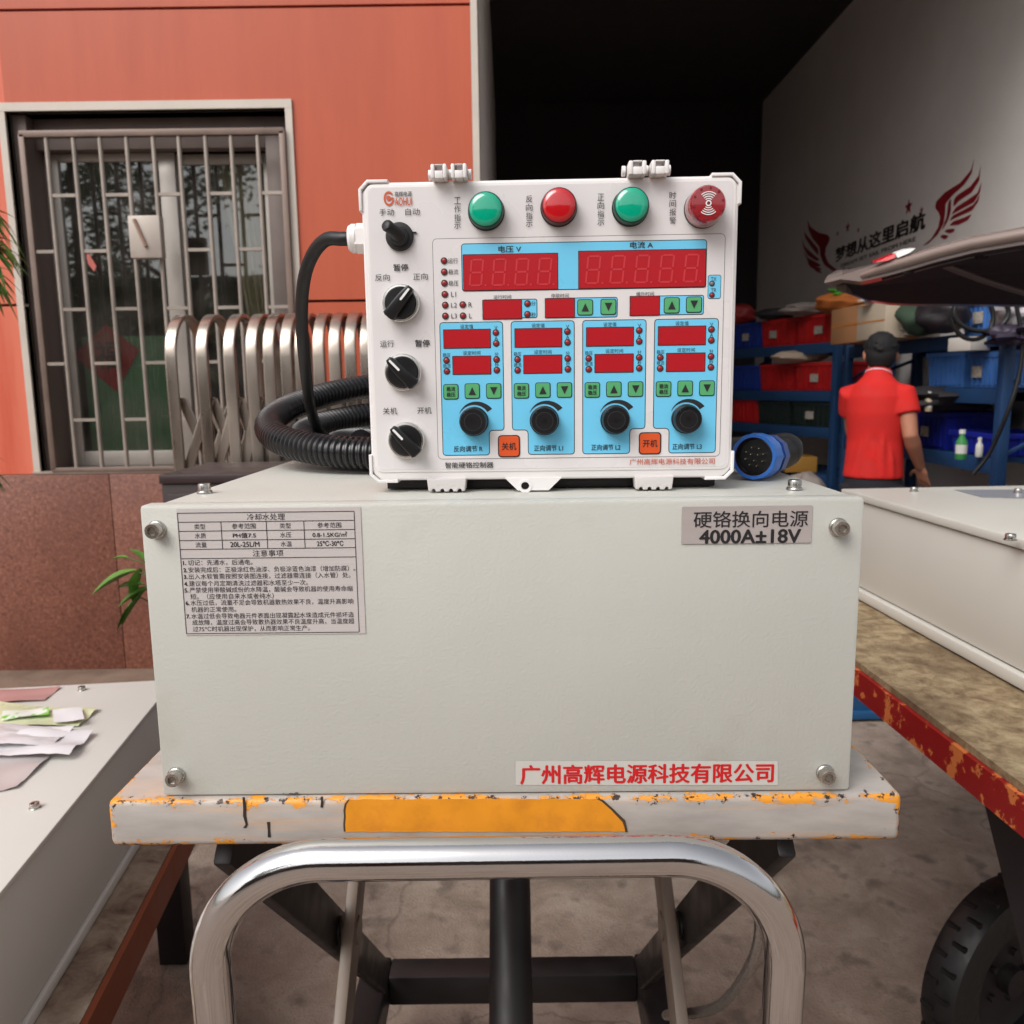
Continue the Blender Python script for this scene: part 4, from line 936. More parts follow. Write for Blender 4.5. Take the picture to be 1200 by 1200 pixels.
m = MB(); m.tube([(ptc.x, .8, .25), (ptc.x, 1.35, .85)], .032, 20); m.tube([(ptc.x, 1.2, .68), (ptc.x, 1.46, .98)], .018, 16); obj('hydraulic_cylinder', m, SCIS, cart)
for s in (-1, 1):
    for y in (.76, 1.48):
        m = MB(); X = Matrix.Translation((ptc.x + s * .29, y, .068)) @ Matrix.Rotation(math.pi / 2, 4, 'Y'); m.lathe([(.03, -.02), (.062, -.02), (.068, -.014), (.068, .014), (.062, .02), (.03, .02)], 0, X, 32)
        wh_ = obj('caster_wheel', m, BLACKR, cart); m = MB(); m.bb((ptc.x + s * .29 - .028, y - .02, .06), (ptc.x + s * .29 - .022, y + .03, .16)); m.bb((ptc.x + s * .29 + .022, y - .02, .06), (ptc.x + s * .29 + .028, y + .03, .16)); obj('fork', m, STEELB, wh_, 0)
m = MB(); pth = smooth_path([at(828, 1034, 1.0), at(850, 1041, 1.0), at(872, 1050, .98), at(890, 1075, .95), at(880, 1130, .95), at(840, 1180, 1.0), at(780, 1190, 1.1)], 14)
m.tube(pth, [.0075 if i % 2 else .0066 for i in range(len(pth))], 10); obj('braided_line', m, M('braided_steel', S(150, 142, 136), .4, .8, var=.2, vscale=300), cart)

# ================================================================== RIGHT TABLE AND CABINET
zt = HC - .526
WOODT = noise_ramp_mat('worn_board', [(.27, S(78, 60, 42)), (.43, S(128, 108, 80)), (.58, S(160, 142, 110)), (.78, S(188, 172, 140))], 26, .75, .4, 300, (7, .5, .68, S(88, 68, 48), .65))
REDST = M('red_chipped_steel', S(150, 26, 26), .42, col2=S(214, 122, 66), mix=(.545, .56), mscale=30, var=.12, vscale=5, bump=.05, bscale=40)
tb = thing('work_table', 'work table with worn board top and chipped red steel edge', 'table', (1.1, 1.4, 0), 0)
def X_edge(y): return .637 + .0 * y
e0 = atz(1000, 772.5, zt); e1 = atz(1200, 921, zt)
def ex(y): return e0.x + (e1.x - e0.x) * (y - e0.y) / (e1.y - e0.y)
m = MB(); pl4 = [(ex(.62) + .002, .62), (1.75, .62), (1.75, 2.35), (ex(2.35) + .002, 2.35)]; m.prism(pl4, zt - .012, zt, 0); obj('table_top', m, WOODT, tb, 30)
m = MB(); m.prism([(ex(.62) - .006, .62), (ex(.62) + .05, .62), (ex(2.35) + .05, 2.35), (ex(2.35) - .006, 2.35)], zt - .064, zt - .0125, 0); m.bb((ex(.62) + .05, .62, zt - .064), (1.75, .67, zt - .0125)); m.bb((ex(2.35) + .05, 2.3, zt - .064), (1.75, 2.35, zt - .0125)); obj('frame', m, REDST, tb, 30)
for (xx, yy, lx, ly) in ((.752, 1.22, .93, 1.02), (1.62, .75, 1.62, .75), (1.62, 2.25, 1.62, 2.25), (.74, 2.25, .74, 2.25)):
    m = MB(); m.tube([(xx, yy, zt - .05), (lx, ly, 0.0)], .032, 4); obj('leg', m, DARKST, tb, 20)
# right cabinet
GREY2 = M('cabinet_grey', S(197, 195, 186), .42, bump=.08, bscale=300, var=.02, vscale=3)
zt2 = HC - .268; cl = atz(985, 573, zt2)
cab = thing('grey_cabinet', 'pale grey cabinet with lidded top on the red edged table', 'cabinet', (cl.x + .3, cl.y - .4, zt), 0)
c0 = Vector((.835, 2.06, 0)); c1 = Vector((.872, 1.18, 0)); dr = (c1 - c0).normalized(); sd_ = Vector((-dr.y, dr.x, 0))
def cabp(t, s, z): p = c0 + dr * t + sd_ * s; return (p.x, p.y, z)
L2 = 1.02; W2 = .62
def slab(t0, t1, s0, s1, z0, z1, bev=.003):
    m = MB(); m.bb((s0, t0, z0), (s1, t1, z1), bev); X = Matrix(((sd_.x, dr.x, 0, c0.x), (sd_.y, dr.y, 0, c0.y), (0, 0, 1, 0), (0, 0, 0, 1))); m.v = [X @ v for v in m.v]
    m.f = [tuple(reversed(f)) for f in m.f]; return m
obj('case', slab(.01, L2 - .01, .008, W2 - .008, zt + .03, zt2 - .021), GREY2, cab)
obj('lid', slab(0, L2, 0, W2, zt2 - .018, zt2), GREY2, cab); obj('base_rail', slab(.002, L2, -.004, W2, zt + .004, zt + .027), GREY2, cab)
m = MB(); obj('seam', slab(.012, L2 - .012, .012, W2 - .012, zt2 - .022, zt2 - .017, 0), DARKST, cab)
P2 = Plane((0, 0, zt2), (1, 0, 0), (0, 1, 0))
for px, py in ((1071, 576), (1193, 578), (1184, 633)): u, v = P2.pix(px, py); screw(P2, u, v, cab, .0085, .008)
tag(thing('reflection_patch', 'thin bluish patch painted as a dark reflection on the right grey cabinet', 'film', P2.pt(*P2.pix(1160, 580), 0)), None)  # no real film: a darker sheet paints the reflection on the cabinet lid
ff = [o for o in COL.objects if o.name == 'reflection_patch'][0]
m = sheet(P2, [P2.pix(*p) for p in ((1118, 574.5), (1215, 574.5), (1260, 586), (1150, 583))], .0006, .001); obj('reflection_sheet', m, M('reflection_grey', S(150, 152, 156), .2), ff, 0)
# blue crate under the table
BLUEC = M('blue_plastic', S(26, 76, 118), .4, var=.06)
bc = atz(1020, 845, 0)
m = MB(); m.bb((bc.x - .5, bc.y, .002), (bc.x + .55, bc.y + .45, .36), .012); m.bb((bc.x - .52, bc.y - .015, .01), (bc.x + .57, bc.y + .46, .05), .008); m.bb((bc.x - .52, bc.y - .015, .32), (bc.x + .57, bc.y + .46, .37), .008)
tag(obj('blue_tub', m, BLUEC), 'large blue plastic tub on the floor under the red edged table', 'tub')
# black wheel
m = MB(); wc = at(1178, 1125, 1.55); wc.z = .215
X = Matrix.Translation(wc) @ Matrix.Rotation(R(25), 4, 'Z') @ Matrix.Rotation(math.pi / 2, 4, 'X')
tyre = thing('trolley_wheel', 'black trolley wheel leaning under the right table', 'wheel', (wc.x, wc.y, 0))
m.lathe([(.12, -.03), (.18, -.042), (.205, -.036), (.215, -.018), (.215, .018), (.205, .036), (.18, .042), (.12, .03), (.12, -.03)], 0, X, 56, (False, False)); [m.box((.2135 * math.cos(2 * math.pi * i / 48), .2135 * math.sin(2 * math.pi * i / 48), (.014 if i % 2 else -.014)), (.009, .009, .028), 0, 0, X) for i in range(48)]; obj('tyre', m, BLACKR, tyre, 40)
m = MB(); m.lathe([(.118, -.02), (.118, .012), (.09, .0), (.03, .004), (.03, .03), (.001, .03)], 0, X, 40, (True, False)); [m.cyl(.008, -.002, .012, 0, X @ Matrix.Translation((.055 * math.cos(2 * math.pi * i / 5), .055 * math.sin(2 * math.pi * i / 5), 0)), 6) for i in range(5)]; obj('rim', m, DARKST, tyre, 40)

# ================================================================== LEFT BENCH AND CABINET
z3 = HC - .712; z4 = HC - .97
yw = math.atan2(-.08, -.69)
l0 = Vector((-.84, 1.90, 0)); l1 = Vector((-.76, 1.216, 0)); d3 = (l1 - l0).normalized(); s3 = Vector((d3.y, -d3.x, 0))   # s3 points left
s3 = s3 if s3.x < 0 else -s3
def slab3(t0, t1, s0, s1, z0, z1, bev=.003):
    m = MB(); m.bb((s0, t0, z0), (s1, t1, z1), bev); X = Matrix(((s3.x, d3.x, 0, l0.x), (s3.y, d3.y, 0, l0.y), (0, 0, 1, 0), (0, 0, 0, 1))); m.v = [X @ v for v in m.v]
    return m
GREY3 = M('bench_cabinet_grey', S(214, 211, 204), .4, bump=.06, bscale=300, var=.02, vscale=3)
cab3 = thing('grey_cabinet', 'pale grey cabinet covered with papers on the left wooden bench', 'cabinet', (l0.x - .3, 1.5, z4), 0)
obj('case', slab3(-.05, .93, .006, .70, z4 + .025, z3 - .014), GREY3, cab3); obj('lid', slab3(-.06, .94, 0, .71, z3 - .011, z3), GREY3, cab3); obj('base_rail', slab3(-.055, .935, .0, .705, z4 + .002, z4 + .022), GREY3, cab3)
obj('seam', slab3(-.045, .92, .011, .69, z3 - .0145, z3 - .0105, 0), DARKST, cab3)
P3 = Plane((0, 0, z3), (1, 0, 0), (0, 1, 0))
for px, py in ((96, 809), (41, 947)): u, v = P3.pix(px, py); screw(P3, u, v, cab3, .008, .007)
SP3 = Plane(l0 + s3 * .006, d3, (0, 0, 1))
for px, py in ((167, 841), (170, 838)):
    pass
for t in (.02, .50): screw(SP3, t, z3 - .04, cab3, .006, .003)
bench = thing('wooden_bench', 'low bench of weathered boards with a red brown edge on the left', 'bench', (l0.x - .2, 1.4, 0), 0)
PLANK = noise_ramp_mat('weathered_plank', [(.3, S(92, 72, 58)), (.5, S(150, 132, 114)), (.72, S(186, 172, 154))], 14, .85, .3, 140)
b0 = atz(200.6, 992, z4); b1 = atz(171, 1049, z4); db = (b1 - b0).normalized()
far = b0 - db * .35; near_ = b1 + db * .7; left = Vector((-.9, -.1, 0))
m = MB(); m.prism([(far.x, far.y), (near_.x, near_.y), (near_.x + left.x, near_.y + left.y), (far.x + left.x, far.y + left.y)], z4 - .035, z4); obj('board', m, PLANK, bench, 30)
nr = Vector((-db.y, db.x, 0)); nr = nr if nr.x > 0 else -nr
m = MB(); e = nr * .012; m.prism([(far.x + .001, far.y), (near_.x + .001, near_.y), (near_.x + e.x, near_.y + e.y), (far.x + e.x, far.y + e.y)], z4 - .075, z4 - .0015); obj('edge_rail', m, M('red_brown_wood', S(126, 62, 34), .6, var=.12, vscale=12), bench, 30)
for p in (far + left * .1 - Vector((0, .05, 0)), near_ + left * .1, far + left * .9, near_ + left * .9):
    m = MB(); m.bb((p.x - .04, p.y - .03, 0), (p.x + .03, p.y + .03, z4 - .036), .003); obj('leg', m, DARKST, bench)
# papers and bags on the left cabinet
def crumple(cs, nu, nv, amp, seed, pl, lift, tilt=0):
    rnd = random.Random(seed); m = MB(); ph = [rnd.uniform(0, 6) for _ in range(6)]; g = []
    q = [pl.pix(*c) for c in cs]
    for j in range(nv + 1):
        for i in range(nu + 1):
            s, t = i / nu, j / nv
            x = (q[0][0] * (1 - s) + q[1][0] * s) * (1 - t) + (q[3][0] * (1 - s) + q[2][0] * s) * t; y = (q[0][1] * (1 - s) + q[1][1] * s) * (1 - t) + (q[3][1] * (1 - s) + q[2][1] * s) * t
            h = amp * (1.1 + math.sin(s * 7 + ph[0] + 3 * t) * .5 + math.sin(t * 9 + ph[1] - 4 * s) * .4 + rnd.uniform(-.12, .12)) + tilt * s
            g.append(pl.pt(x, y, lift + max(.0004, h)))
    W = nu + 1; n = len(g); fs = [(j * W + i, j * W + i + 1, (j + 1) * W + i + 1, (j + 1) * W + i) for j in range(nv) for i in range(nu)]
    m.raw(g, fs); return m
PW_ = M('white_paper', S(214, 210, 212), .7)
tag(obj('crumpled_paper', crumple([(-60, 892), (82, 893), (110, 862), (-40, 856)], 18, 12, .009, 3, P3, .004), PW_, None, 60), 'crumpled white paper sheet nearest the viewer on the left cabinet', 'paper')
tag(obj('glossy_leaflet', crumple([(-50, 880), (58, 884), (88, 862), (-30, 857)], 14, 9, .007, 9, P3, .011), M('leaflet', S(206, 202, 204), .4, col2=S(168, 158, 154), mix=(.5, .62), mscale=9, stretch=(.6, 3, 1)), None, 60), 'glossy grey printed leaflet lying on top of the crumpled white paper', 'leaflet')
tag(obj('plastic_bag', crumple([(-60, 858), (92, 853), (116, 833), (-40, 823)], 20, 12, .005, 5, P3, .001), M('pale_bag', S(206, 210, 172), .35, var=.08, vscale=30), None, 60), 'flat pale yellow green plastic bag on the left cabinet', 'bag')
m = crumple([(2, 850), (58, 844), (58, 835), (4, 841)], 8, 5, .003, 6, P3, .010); tag(obj('green_packet', m, M('packet', S(222, 226, 216), .4, col2=S(110, 186, 60), mix=(.49, .53), mscale=9), None, 60), 'small white and green packet lying on the pale bag', 'packet')
tag(obj('white_card', crumple([(64, 854), (100, 852), (96, 837), (62, 839)], 5, 5, .0015, 8, P3, .0125, .003), PW_, None, 60), 'small blank white card between the pale bag and the leaflet', 'card')
tag(obj('pink_film', crumple([(-60, 829), (52, 822), (72, 806), (-60, 812)], 12, 6, .003, 12, P3, .0006), M('pink_film', S(176, 136, 132), .25), None, 60), 'pink translucent film at the back of the left cabinet', 'film')
tag(obj('clear_bag', crumple([(-60, 940), (20, 925), (62, 886), (-60, 884)], 16, 10, .004, 15, P3, .0006), M('clear_film', S(188, 180, 178), .22), None, 60), 'greyish clear plastic bag at the near left of the left cabinet', 'bag')

# ================================================================== FOLDING GATE
gate = thing('folding_gate', 'folded stainless steel gate of arched hoops below the barred window', 'gate', (-.8, 3.3, 0))
gpx = [196, 232, 264, 290, 310, 330, 347, 368, 386.5, 405, 423, 441, 459, 477]
GZ = at(225, 371, 3.36).z; spr = .17
gxs = []
for px in gpx:
    x = at(px + 7, 440, 3.2).x; gxs.append(x); pts = [Vector((x + .02, 3.19, .05)), Vector((x + .01, 3.19, .6)), Vector((x, 3.19, GZ - spr - .1))]
    for i in range(15): a = math.pi - math.pi * i / 14; pts.append(Vector((x, 3.19 + spr + spr * math.cos(a), GZ - spr + spr * math.sin(a))))
    pts += [Vector((x, 3.19 + 2 * spr, GZ - spr - .1)), Vector((x + .02, 3.19 + 2 * spr, .05))]
    m = MB(); m.tube(pts, [(.008, .0215)] * len(pts), 20, ref=(0, 1, 0), pw=.3); obj('hoop', m, STAIN, gate, 35)
for i in range(len(gxs) - 1):
    for y in (3.215, 3.49):
        for (za, zb2) in ((GZ - .33, GZ - .62), (GZ - .62, GZ - .33), (GZ - .9, GZ - 1.3)):
            m = MB(); a = Vector((gxs[i] + .02, y + (.008 if za > zb2 else -.008), za)); c = Vector((gxs[min(i + 1, len(gxs) - 1)] + .012, y + (.008 if za > zb2 else -.008), zb2)); m.tube([a, c], [(.004, .019)] * 2, 16, ref=(0, 1, 0), pw=.3); m.cyl(.011, -.012, .012, 0, Matrix.Translation(a) @ Matrix.Rotation(math.pi / 2, 4, 'X'), 14); obj('cross_bar', m, STAIN, gate, 40)
# dark steel cabinet standing in front of it
tcz = at(230, 556, 2.62).z; dx0 = at(188, 556, 2.62).x
m = MB(); m.bb((dx0, 2.62, .0), (-.32, 3.05, tcz - .03), .004); m.bb((dx0 - .004, 2.612, tcz - .029), (-.31, 3.06, tcz), .003)
for a in (dx0 + .02, dx0 + .40): m.bb((a, 2.606, .1), (a + .34, 2.619, tcz - .06), .004)
tag(obj('steel_cabinet', m, M('maroon_cabinet', S(46, 30, 31), .45, var=.1)), 'dark maroon steel cabinet in front of the folded gate', 'cabinet')

# low dolly on the floor behind the cart
dl = thing('low_dolly', 'low black dolly with casters on the floor behind the lift cart', 'dolly', (.2, 2.6, 0))
m = MB(); m.bb((-.12, 2.25, .115), (.52, 2.95, .145), .005); obj('deck', m, DARKST, dl)
for x in (.03, .40):
    for y in (2.32, 2.88):
        X = Matrix.Translation((x, y, .052)) @ Matrix.Rotation(math.pi / 2, 4, 'Y'); m = MB(); m.lathe([(.02, -.018), (.046, -.018), (.051, -.012), (.051, .012), (.046, .018), (.02, .018)], 0, X, 28); m.bb((x - .026, y - .02, .05), (x - .021, y + .02, .116), 0, 1); m.bb((x + .021, y - .02, .05), (x + .026, y + .02, .116), 0, 1); obj('caster', m, [BLACKR, STEELB], dl)

# ================================================================== PLANTS
LEAF = M('leaf_green', S(70, 110, 44), .5, col2=S(104, 146, 58), mix=(.4, .6), mscale=6)
LEAFD = M('leaf_deep', S(62, 100, 40), .5, col2=S(110, 150, 66), mix=(.45, .62), mscale=8)
STEM = M('stem', S(88, 96, 58), .7)
def leaf(m, base, direction, length, width, droop, seed=0, mat=0):
    d = Vector(direction).normalized(); side = d.cross(Vector((0, 0, 1))); side = side.normalized() if side.length > .01 else Vector((1, 0, 0)); n = 7; vs = []
    for i in range(n + 1):
        t = i / n; c = Vector(base) + d * (length * t) + Vector((0, 0, -droop * length * t * t)); w_ = width * math.sin(math.pi * min(1, t * .95 + .05)) ** .8 * (1 - .3 * t)
        up = side.cross(d).normalized() * w_ * .25
        vs += [c - side * w_ / 2 + up, c, c + side * w_ / 2 + up]
    fs = []
    for i in range(n): a = 3 * i; fs += [(a, a + 1, a + 4, a + 3), (a + 1, a + 2, a + 5, a + 4)]
    m.raw(vs, fs, mat)
rnd = random.Random(4)
pl = thing('potted_plant', 'tall narrow leaved plant at the left edge before the orange wall', 'plant', (-2.02, 2.9, 0))
base = at(-52, 300, 2.9); st_ = MB(); lv = MB()
st_.tube([(base.x - .42, 2.9, .2), (base.x - .24, 2.92, .8), (base.x, 2.9, base.z + .12)], [.012, .01, .006], 8)
for (px, py) in ((-14, 292), (-20, 322), (-24, 540), (-30, 430), (-26, 250)):
    p = at(px, py, 2.9); st_.tube([(base.x - .06, 2.9, p.z - .12), p], [.006, .004], 6)
    for i in range(26):
        a = rnd.uniform(-1.2, 1.9); leaf(lv, p + Vector((0, 0, rnd.uniform(-.03, .03))), (math.cos(a), math.sin(a) * .7, rnd.uniform(-.25, .75)), rnd.uniform(.07, .125) * (.8 if py > 400 else 1.15), .021, rnd.uniform(.5, 1.3))
obj('stem', st_, STEM, pl, 60); obj('foliage', lv, LEAFD, pl, 60)
m = MB(); m.lathe([(.10, 0.0), (.14, .24), (.15, .24), (.15, .26), (.13, .26), (.125, .2)], 0, Matrix.Translation((base.x - .42, 2.9, 0)), 32); obj('pot', m, M('clay_pot', S(140, 80, 58), .8), pl)
sg = thing('sapling', 'young green broad leaved sapling behind the left side of grey box', 'plant', (-.95, 2.2, 0)); st_ = MB(); lv = MB()
bs_ = at(178, 690, 2.2); st_.tube([(bs_.x, 2.2, 0), (bs_.x - .01, 2.21, .5), (bs_.x + .0, 2.2, bs_.z + .12)], [.012, .009, .004], 8)
for (px, py, dx, dz, ln, wd) in ((160, 669, -1, -.35, .12, .07), (150, 654, -1, .1, .045, .03), (166, 666, -.35, -.9, .095, .055), (172, 660, -.5, .5, .07, .035), (175, 690, -.9, -.35, .085, .06), (172, 690, -.6, -.75, .11, .06), (168, 685, -1, .1, .07, .05), (165, 700, -.7, -.8, .10, .06), (182, 670, .6, .5, .1, .04), (185, 700, .8, 0, .1, .04), (190, 640, .5, .7, .1, .04)):
    p = at(px, py, 2.2); st_.tube([(bs_.x, 2.2, p.z - .02), p], [.003, .002], 6); leaf(lv, p, (dx, rnd.uniform(-.5, .2), dz), ln, wd, .15)
obj('stem', st_, STEM, sg, 60); obj('foliage', lv, LEAF, sg, 60)
op = thing('opposite_building', 'dark low building across the yard, mirrored in the window panes', 'building', (-5, -13, 0))
m = MB(); m.bb((-16, -13.3, 0), (5, -13, 4.0)); obj('wall', m, M('dark_render', S(96, 84, 76), .8, var=.1), op, 0)
m = MB(); m.bb((-16.3, -13.5, 4.0), (5.3, -12.5, 4.2)); obj('roof', m, DARKST, op, 0)
for x in range(-15, 5, 3):
    m = MB(); m.bb((x, -13.02, 1.0), (x + 1.6, -12.97, 2.7)); obj('window', m, M('dark_pane', S(30, 32, 34), .1), op, 0)
# trees across the yard, which the window panes mirror
def tree(x, y, h, seed, label):
    rn = random.Random(seed); t = thing('street_tree', label, 'tree', (x, y, 0), 0); tr = MB(); lv = MB()
    tr.tube([(x, y, 0), (x + .1, y, h * .3), (x - .05, y + .1, h * .62), (x, y, h * .9)], [.16, .13, .08, .02], 10); tips = []
    for i in range(16):
        z0 = h * rn.uniform(.28, .8); a = rn.uniform(0, 6.28); ln = h * rn.uniform(.18, .34); e_ = Vector((x + ln * math.cos(a), y + ln * math.sin(a), z0 + ln * rn.uniform(.3, .9)))
        tr.tube([(x, y, z0), ((x * .5 + e_.x * .5), (y + e_.y) / 2, z0 * .55 + e_.z * .45), e_], [.05, .03, .01], 6); tips += [e_, Vector((x, y, z0)).lerp(e_, .6)]
    for p in tips:
        for i in range(85):
            c = p + Vector((rn.gauss(0, .32), rn.gauss(0, .32), rn.gauss(0, .26))); u_ = Vector((rn.uniform(-1, 1), rn.uniform(-1, 1), rn.uniform(-.5, .5))).normalized(); v_ = u_.orthogonal().normalized(); s_ = rn.uniform(.05, .11)
            lv.raw([c - u_ * s_, c + v_ * s_ * .45, c + u_ * s_, c - v_ * s_ * .45], [(0, 1, 2, 3)])
    obj('trunk', tr, M('bark', S(84, 70, 58), .9, var=.15), t, 60); obj('crown', lv, M('tree_leaf', S(62, 92, 42), .6, var=.3, vscale=3), t, 0)
tree(-6.2, -7.5, 6.4, 1, 'leafy street tree mirrored in the left window pane'); tree(-9.2, -9.5, 7.2, 2, 'taller leafy tree across the yard mirrored in the window')

# ================================================================== GARAGE: RACKS AND STOCK
def rack(name_label, p0, p1, depth, levels, ztop, side):
    p0, p1 = Vector(p0), Vector(p1); d = (p1 - p0); ln = d.length; a = math.atan2(d.y, d.x); t = thing('storage_rack', name_label, 'rack', (p0.x, p0.y, 0), a, 'blue storage racks in the garage')
    for x in (0, ln):
        for y in (0, depth * side):
            m = MB(); m.box((x, y, ztop / 2), (.055, .055, ztop), .004); obj('post', m, RACKB, t, world=False)
    for z in levels:
        m = MB(); m.box((ln / 2, 0, z - .04), (ln - .056, .03, .08), .003); m.box((ln / 2, depth * side, z - .04), (ln - .056, .03, .08), .003); m.box((ln / 2, depth * side / 2, z - .012), (ln - .06, depth - .05, .018), 0); obj('shelf', m, RACKB, t, world=False)
    for x in (0, ln):
        for i in range(len(levels) - 1):
            m = MB(); m.tube([(x, 0.02 * side, levels[i] + .02), (x, (depth - .02) * side, levels[i + 1] - .1)], .012, 6); obj('brace', m, RACKB, t, world=False)
    return t, a
RA0, RA1 = (2.46, 6.05, 0), (2.46, 4.12, 0)
RB0, RB1 = (1.92, 7.55, 0), (2.42, 6.15, 0)
levA = [.35, at(1020, 524, 5.0).z, at(1080, 455, 4.7).z, at(1080, 394, 4.7).z]
levB = [.25, at(920, 549, 6.7).z, at(920, 498, 6.7).z, at(920, 458, 6.7).z, at(920, 405, 6.7).z]
rA, aA = rack('tall blue storage rack on the right behind the man in red', RA0, RA1, .5, levA, 1.82, 1)
rB, aB = rack('tall blue storage rack with red bins at the dark back', RB0, RB1, .5, levB, 1.93, 1)
def on_rack(t, a, p0, x, y, z, w_, d_, h_, mat, label, name='plastic_bin', cat='bin', group='plastic bins on the racks', ribs=7):
    loc = Vector(p0) + Vector((math.cos(a) * x - math.sin(a) * y, math.sin(a) * x + math.cos(a) * y, z + .002)); 
    m = MB(); tp = .93; wall = .008
    def ringr(k, z_): return [(sx * w_ / 2 * k, sy * d_ / 2 * k, z_) for sx, sy in ((-1, -1), (1, -1), (1, 1), (-1, 1))]
    m.loft([ringr(tp, 0), ringr(1, h_)], 0, None, False); m.poly(ringr(tp, .001)); m.loft([ringr(.955, h_), ringr(.9, .02)], 0, None, False); m.poly(ringr(.9, .02)[::1])
    for (sx, sy) in ((0, -1), (0, 1)): m.box((0, sy * d_ / 2, h_ - .015), (w_ + .02, .014, .03), .003)
    for (sx, sy) in ((-1, 0), (1, 0)): m.box((sx * w_ / 2, 0, h_ - .015), (.014, d_ + .018, .03), .003)
    for i in range(ribs):
        x_ = (i + .5) / ribs - .5
        for sy in (-1, 1): m.box((x_ * w_ * .9, sy * d_ / 2 * .97, h_ * .48), (.01, .018, h_ * .8), 0)
    for i in range(4):
        y_ = (i + .5) / 4 - .5
        for sx in (-1, 1): m.box((sx * w_ / 2 * .97, y_ * d_ * .9, h_ * .48), (.018, .01, h_ * .8), 0)
    o = obj(name, m, mat); o.location = loc; o.rotation_euler = (0, 0, a); tag(o, label, cat, group)
    rl = random.Random(label)
    if rl.random() < .6:
        lc = MB(); lx = rl.uniform(-.25, .15) * w_; lc.box((lx, -d_ / 2 - .011, h_ * .45), (.09, .003, .06)); k_ = obj('label_card', lc, M('label_paper', S(176, 168, 156), .8, col2=S(120, 112, 104), mix=(.52, .62), mscale=60), o, 0, world=False)
    return o
RED = M('red_plastic', S(184, 26, 28), .5, var=.12, vscale=14, col2=S(150, 30, 30), mix=(.5, .75), mscale=9); BLU = M('blue_bin', S(28, 54, 136), .5, var=.12, vscale=14); LBL = M('light_blue_bin', S(66, 112, 176), .5, var=.1, vscale=14); DGR = M('dark_bin', S(30, 42, 38), .5); DBL = M('deep_blue_bin', S(22, 34, 140), .42)
ln = (Vector(RB1) - Vector(RB0)).length
for lv_i, nm in ((4, 'top'), (3, 'middle')):
    for x, mat_, s in ((ln - .27, RED, 'nearer red bin'), (ln - .72, RED, 'farther red bin'), (ln - 1.15, BLU, 'blue bin')):
        on_rack(rB, aB, RB0, x, .18, levB[lv_i], .43, .34, .215, mat_, '%s on the %s shelf of the rack at the dark back' % (s, nm if nm == 'top' else 'second'))
on_rack(rB, aB, RB0, ln - 1.15, .18, levB[2], .42, .34, .2, RED, 'red bin on the third shelf of the rack at the dark back')
for x, s in ((ln - .28, 'nearer dark bin'), (ln - .74, 'farther dark bin')): on_rack(rB, aB, RB0, x, .18, levB[2], .42, .34, .19, DGR, s + ' on the third shelf of the rack at the dark back')
la = (Vector(RA1) - Vector(RA0)).length
on_rack(rA, aA, RA0, la - .18, .2, levA[2], .38, .36, .185, LBL, 'light blue bin nearest the blue post on the middle shelf'); on_rack(rA, aA, RA0, la - .62, .2, levA[2], .40, .36, .2, LBL, 'light blue bin in the middle shelf beside the bare wall')
on_rack(rA, aA, RA0, la - .30, .2, levA[1], .42, .36, .12, DBL, 'shallow deep blue bin behind the green bottle'); on_rack(rA, aA, RA0, la - .80, .2, levA[1], .46, .36, .215, DBL, 'deep blue bin beside the arm of the man'); on_rack(rA, aA, RA0, la - 1.3, .2, levA[1], .4, .36, .2, RED, 'red bin on the lower shelf left of the man')
on_rack(rA, aA, RA0, la - .32, .2, levA[3], .34, .34, .17, LBL, 'light blue bin on the top shelf under the raised tailgate')
def carton(px, py, Y, w_, d_, h_, mat, label, z):
    p = at(px, py, Y); m = MB(); m.box((0, 0, h_ / 2), (w_, d_, h_), .004, 0); m.box((0, 0, h_ / 2), (w_ + .002, .06, h_ + .002), 0, 1); m.box((0, -d_ / 2 - .001, h_ * .5), (w_ * .98, .002, .008), 0, 1)
    o = obj('carton', m, mat); o.location = (p.x, p.y, z + .002); o.rotation_euler = (0, 0, aA + R(4)); tag(o, label, 'carton', 'cartons on the top shelf')
CARD = M('cardboard', S(168, 118, 78), .8, var=.06); TAPE = M('tape', S(196, 118, 40), .3)
carton(1022, 380, 5.5, .42, .36, .23, [CARD, TAPE], 'brown carton with orange tape on the top shelf above the man', levA[3]); carton(1052, 380, 5.05, .34, .34, .21, [M('cardboard_pale', S(176, 160, 140), .8, var=.06), TAPE], 'paler carton beside the taped carton on the top shelf', levA[3])
def lump(name, label, cat, c, r, mat, seed, group=None, amp=.2):
    rn = random.Random(seed); m = MB(); n, k_ = 28, 16; ph = [rn.uniform(0, 6) for _ in range(8)]; rows = []
    for j in range(k_ + 1):
        th = math.pi * j / k_; row = []
        for i in range(n):
            a = 2 * math.pi * i / n; f = 1 + amp * (math.sin(3 * a + ph[0] + th * 2) * .4 + math.sin(5 * a + ph[1] - th * 4) * .3 + math.sin(7 * th + ph[2] + 2 * a) * .3) * math.sin(th)
            row.append((c[0] + r[0] * f * max(.002, math.sin(th)) * math.cos(a), c[1] + r[1] * f * max(.002, math.sin(th)) * math.sin(a), max(c[2], c[2] + r[2] - r[2] * f * math.cos(th))))
        rows.append(row)
    m.loft(rows); return tag(obj(name, m, mat, None, 50), label, cat, group)
def small_box(px, py, Y, z, w_, d_, h_, mat, label, rz=0):
    p = at(px, py, Y); m = MB(); m.box((0, 0, h_ / 2), (w_, d_, h_), .004, 0); m.box((0, 0, h_ + .001), (w_ * .98, .03, .002), 0, 1); o = obj('parts_box', m, [mat, TAPE]); o.location = (p.x, p.y, z + .002); o.rotation_euler = (0, 0, aA + R(rz)); tag(o, label, 'box', 'small boxes on the racks')
def ontop(px, py, Y, z): p = at(px, py, Y); return (p.x, p.y, z + .002)
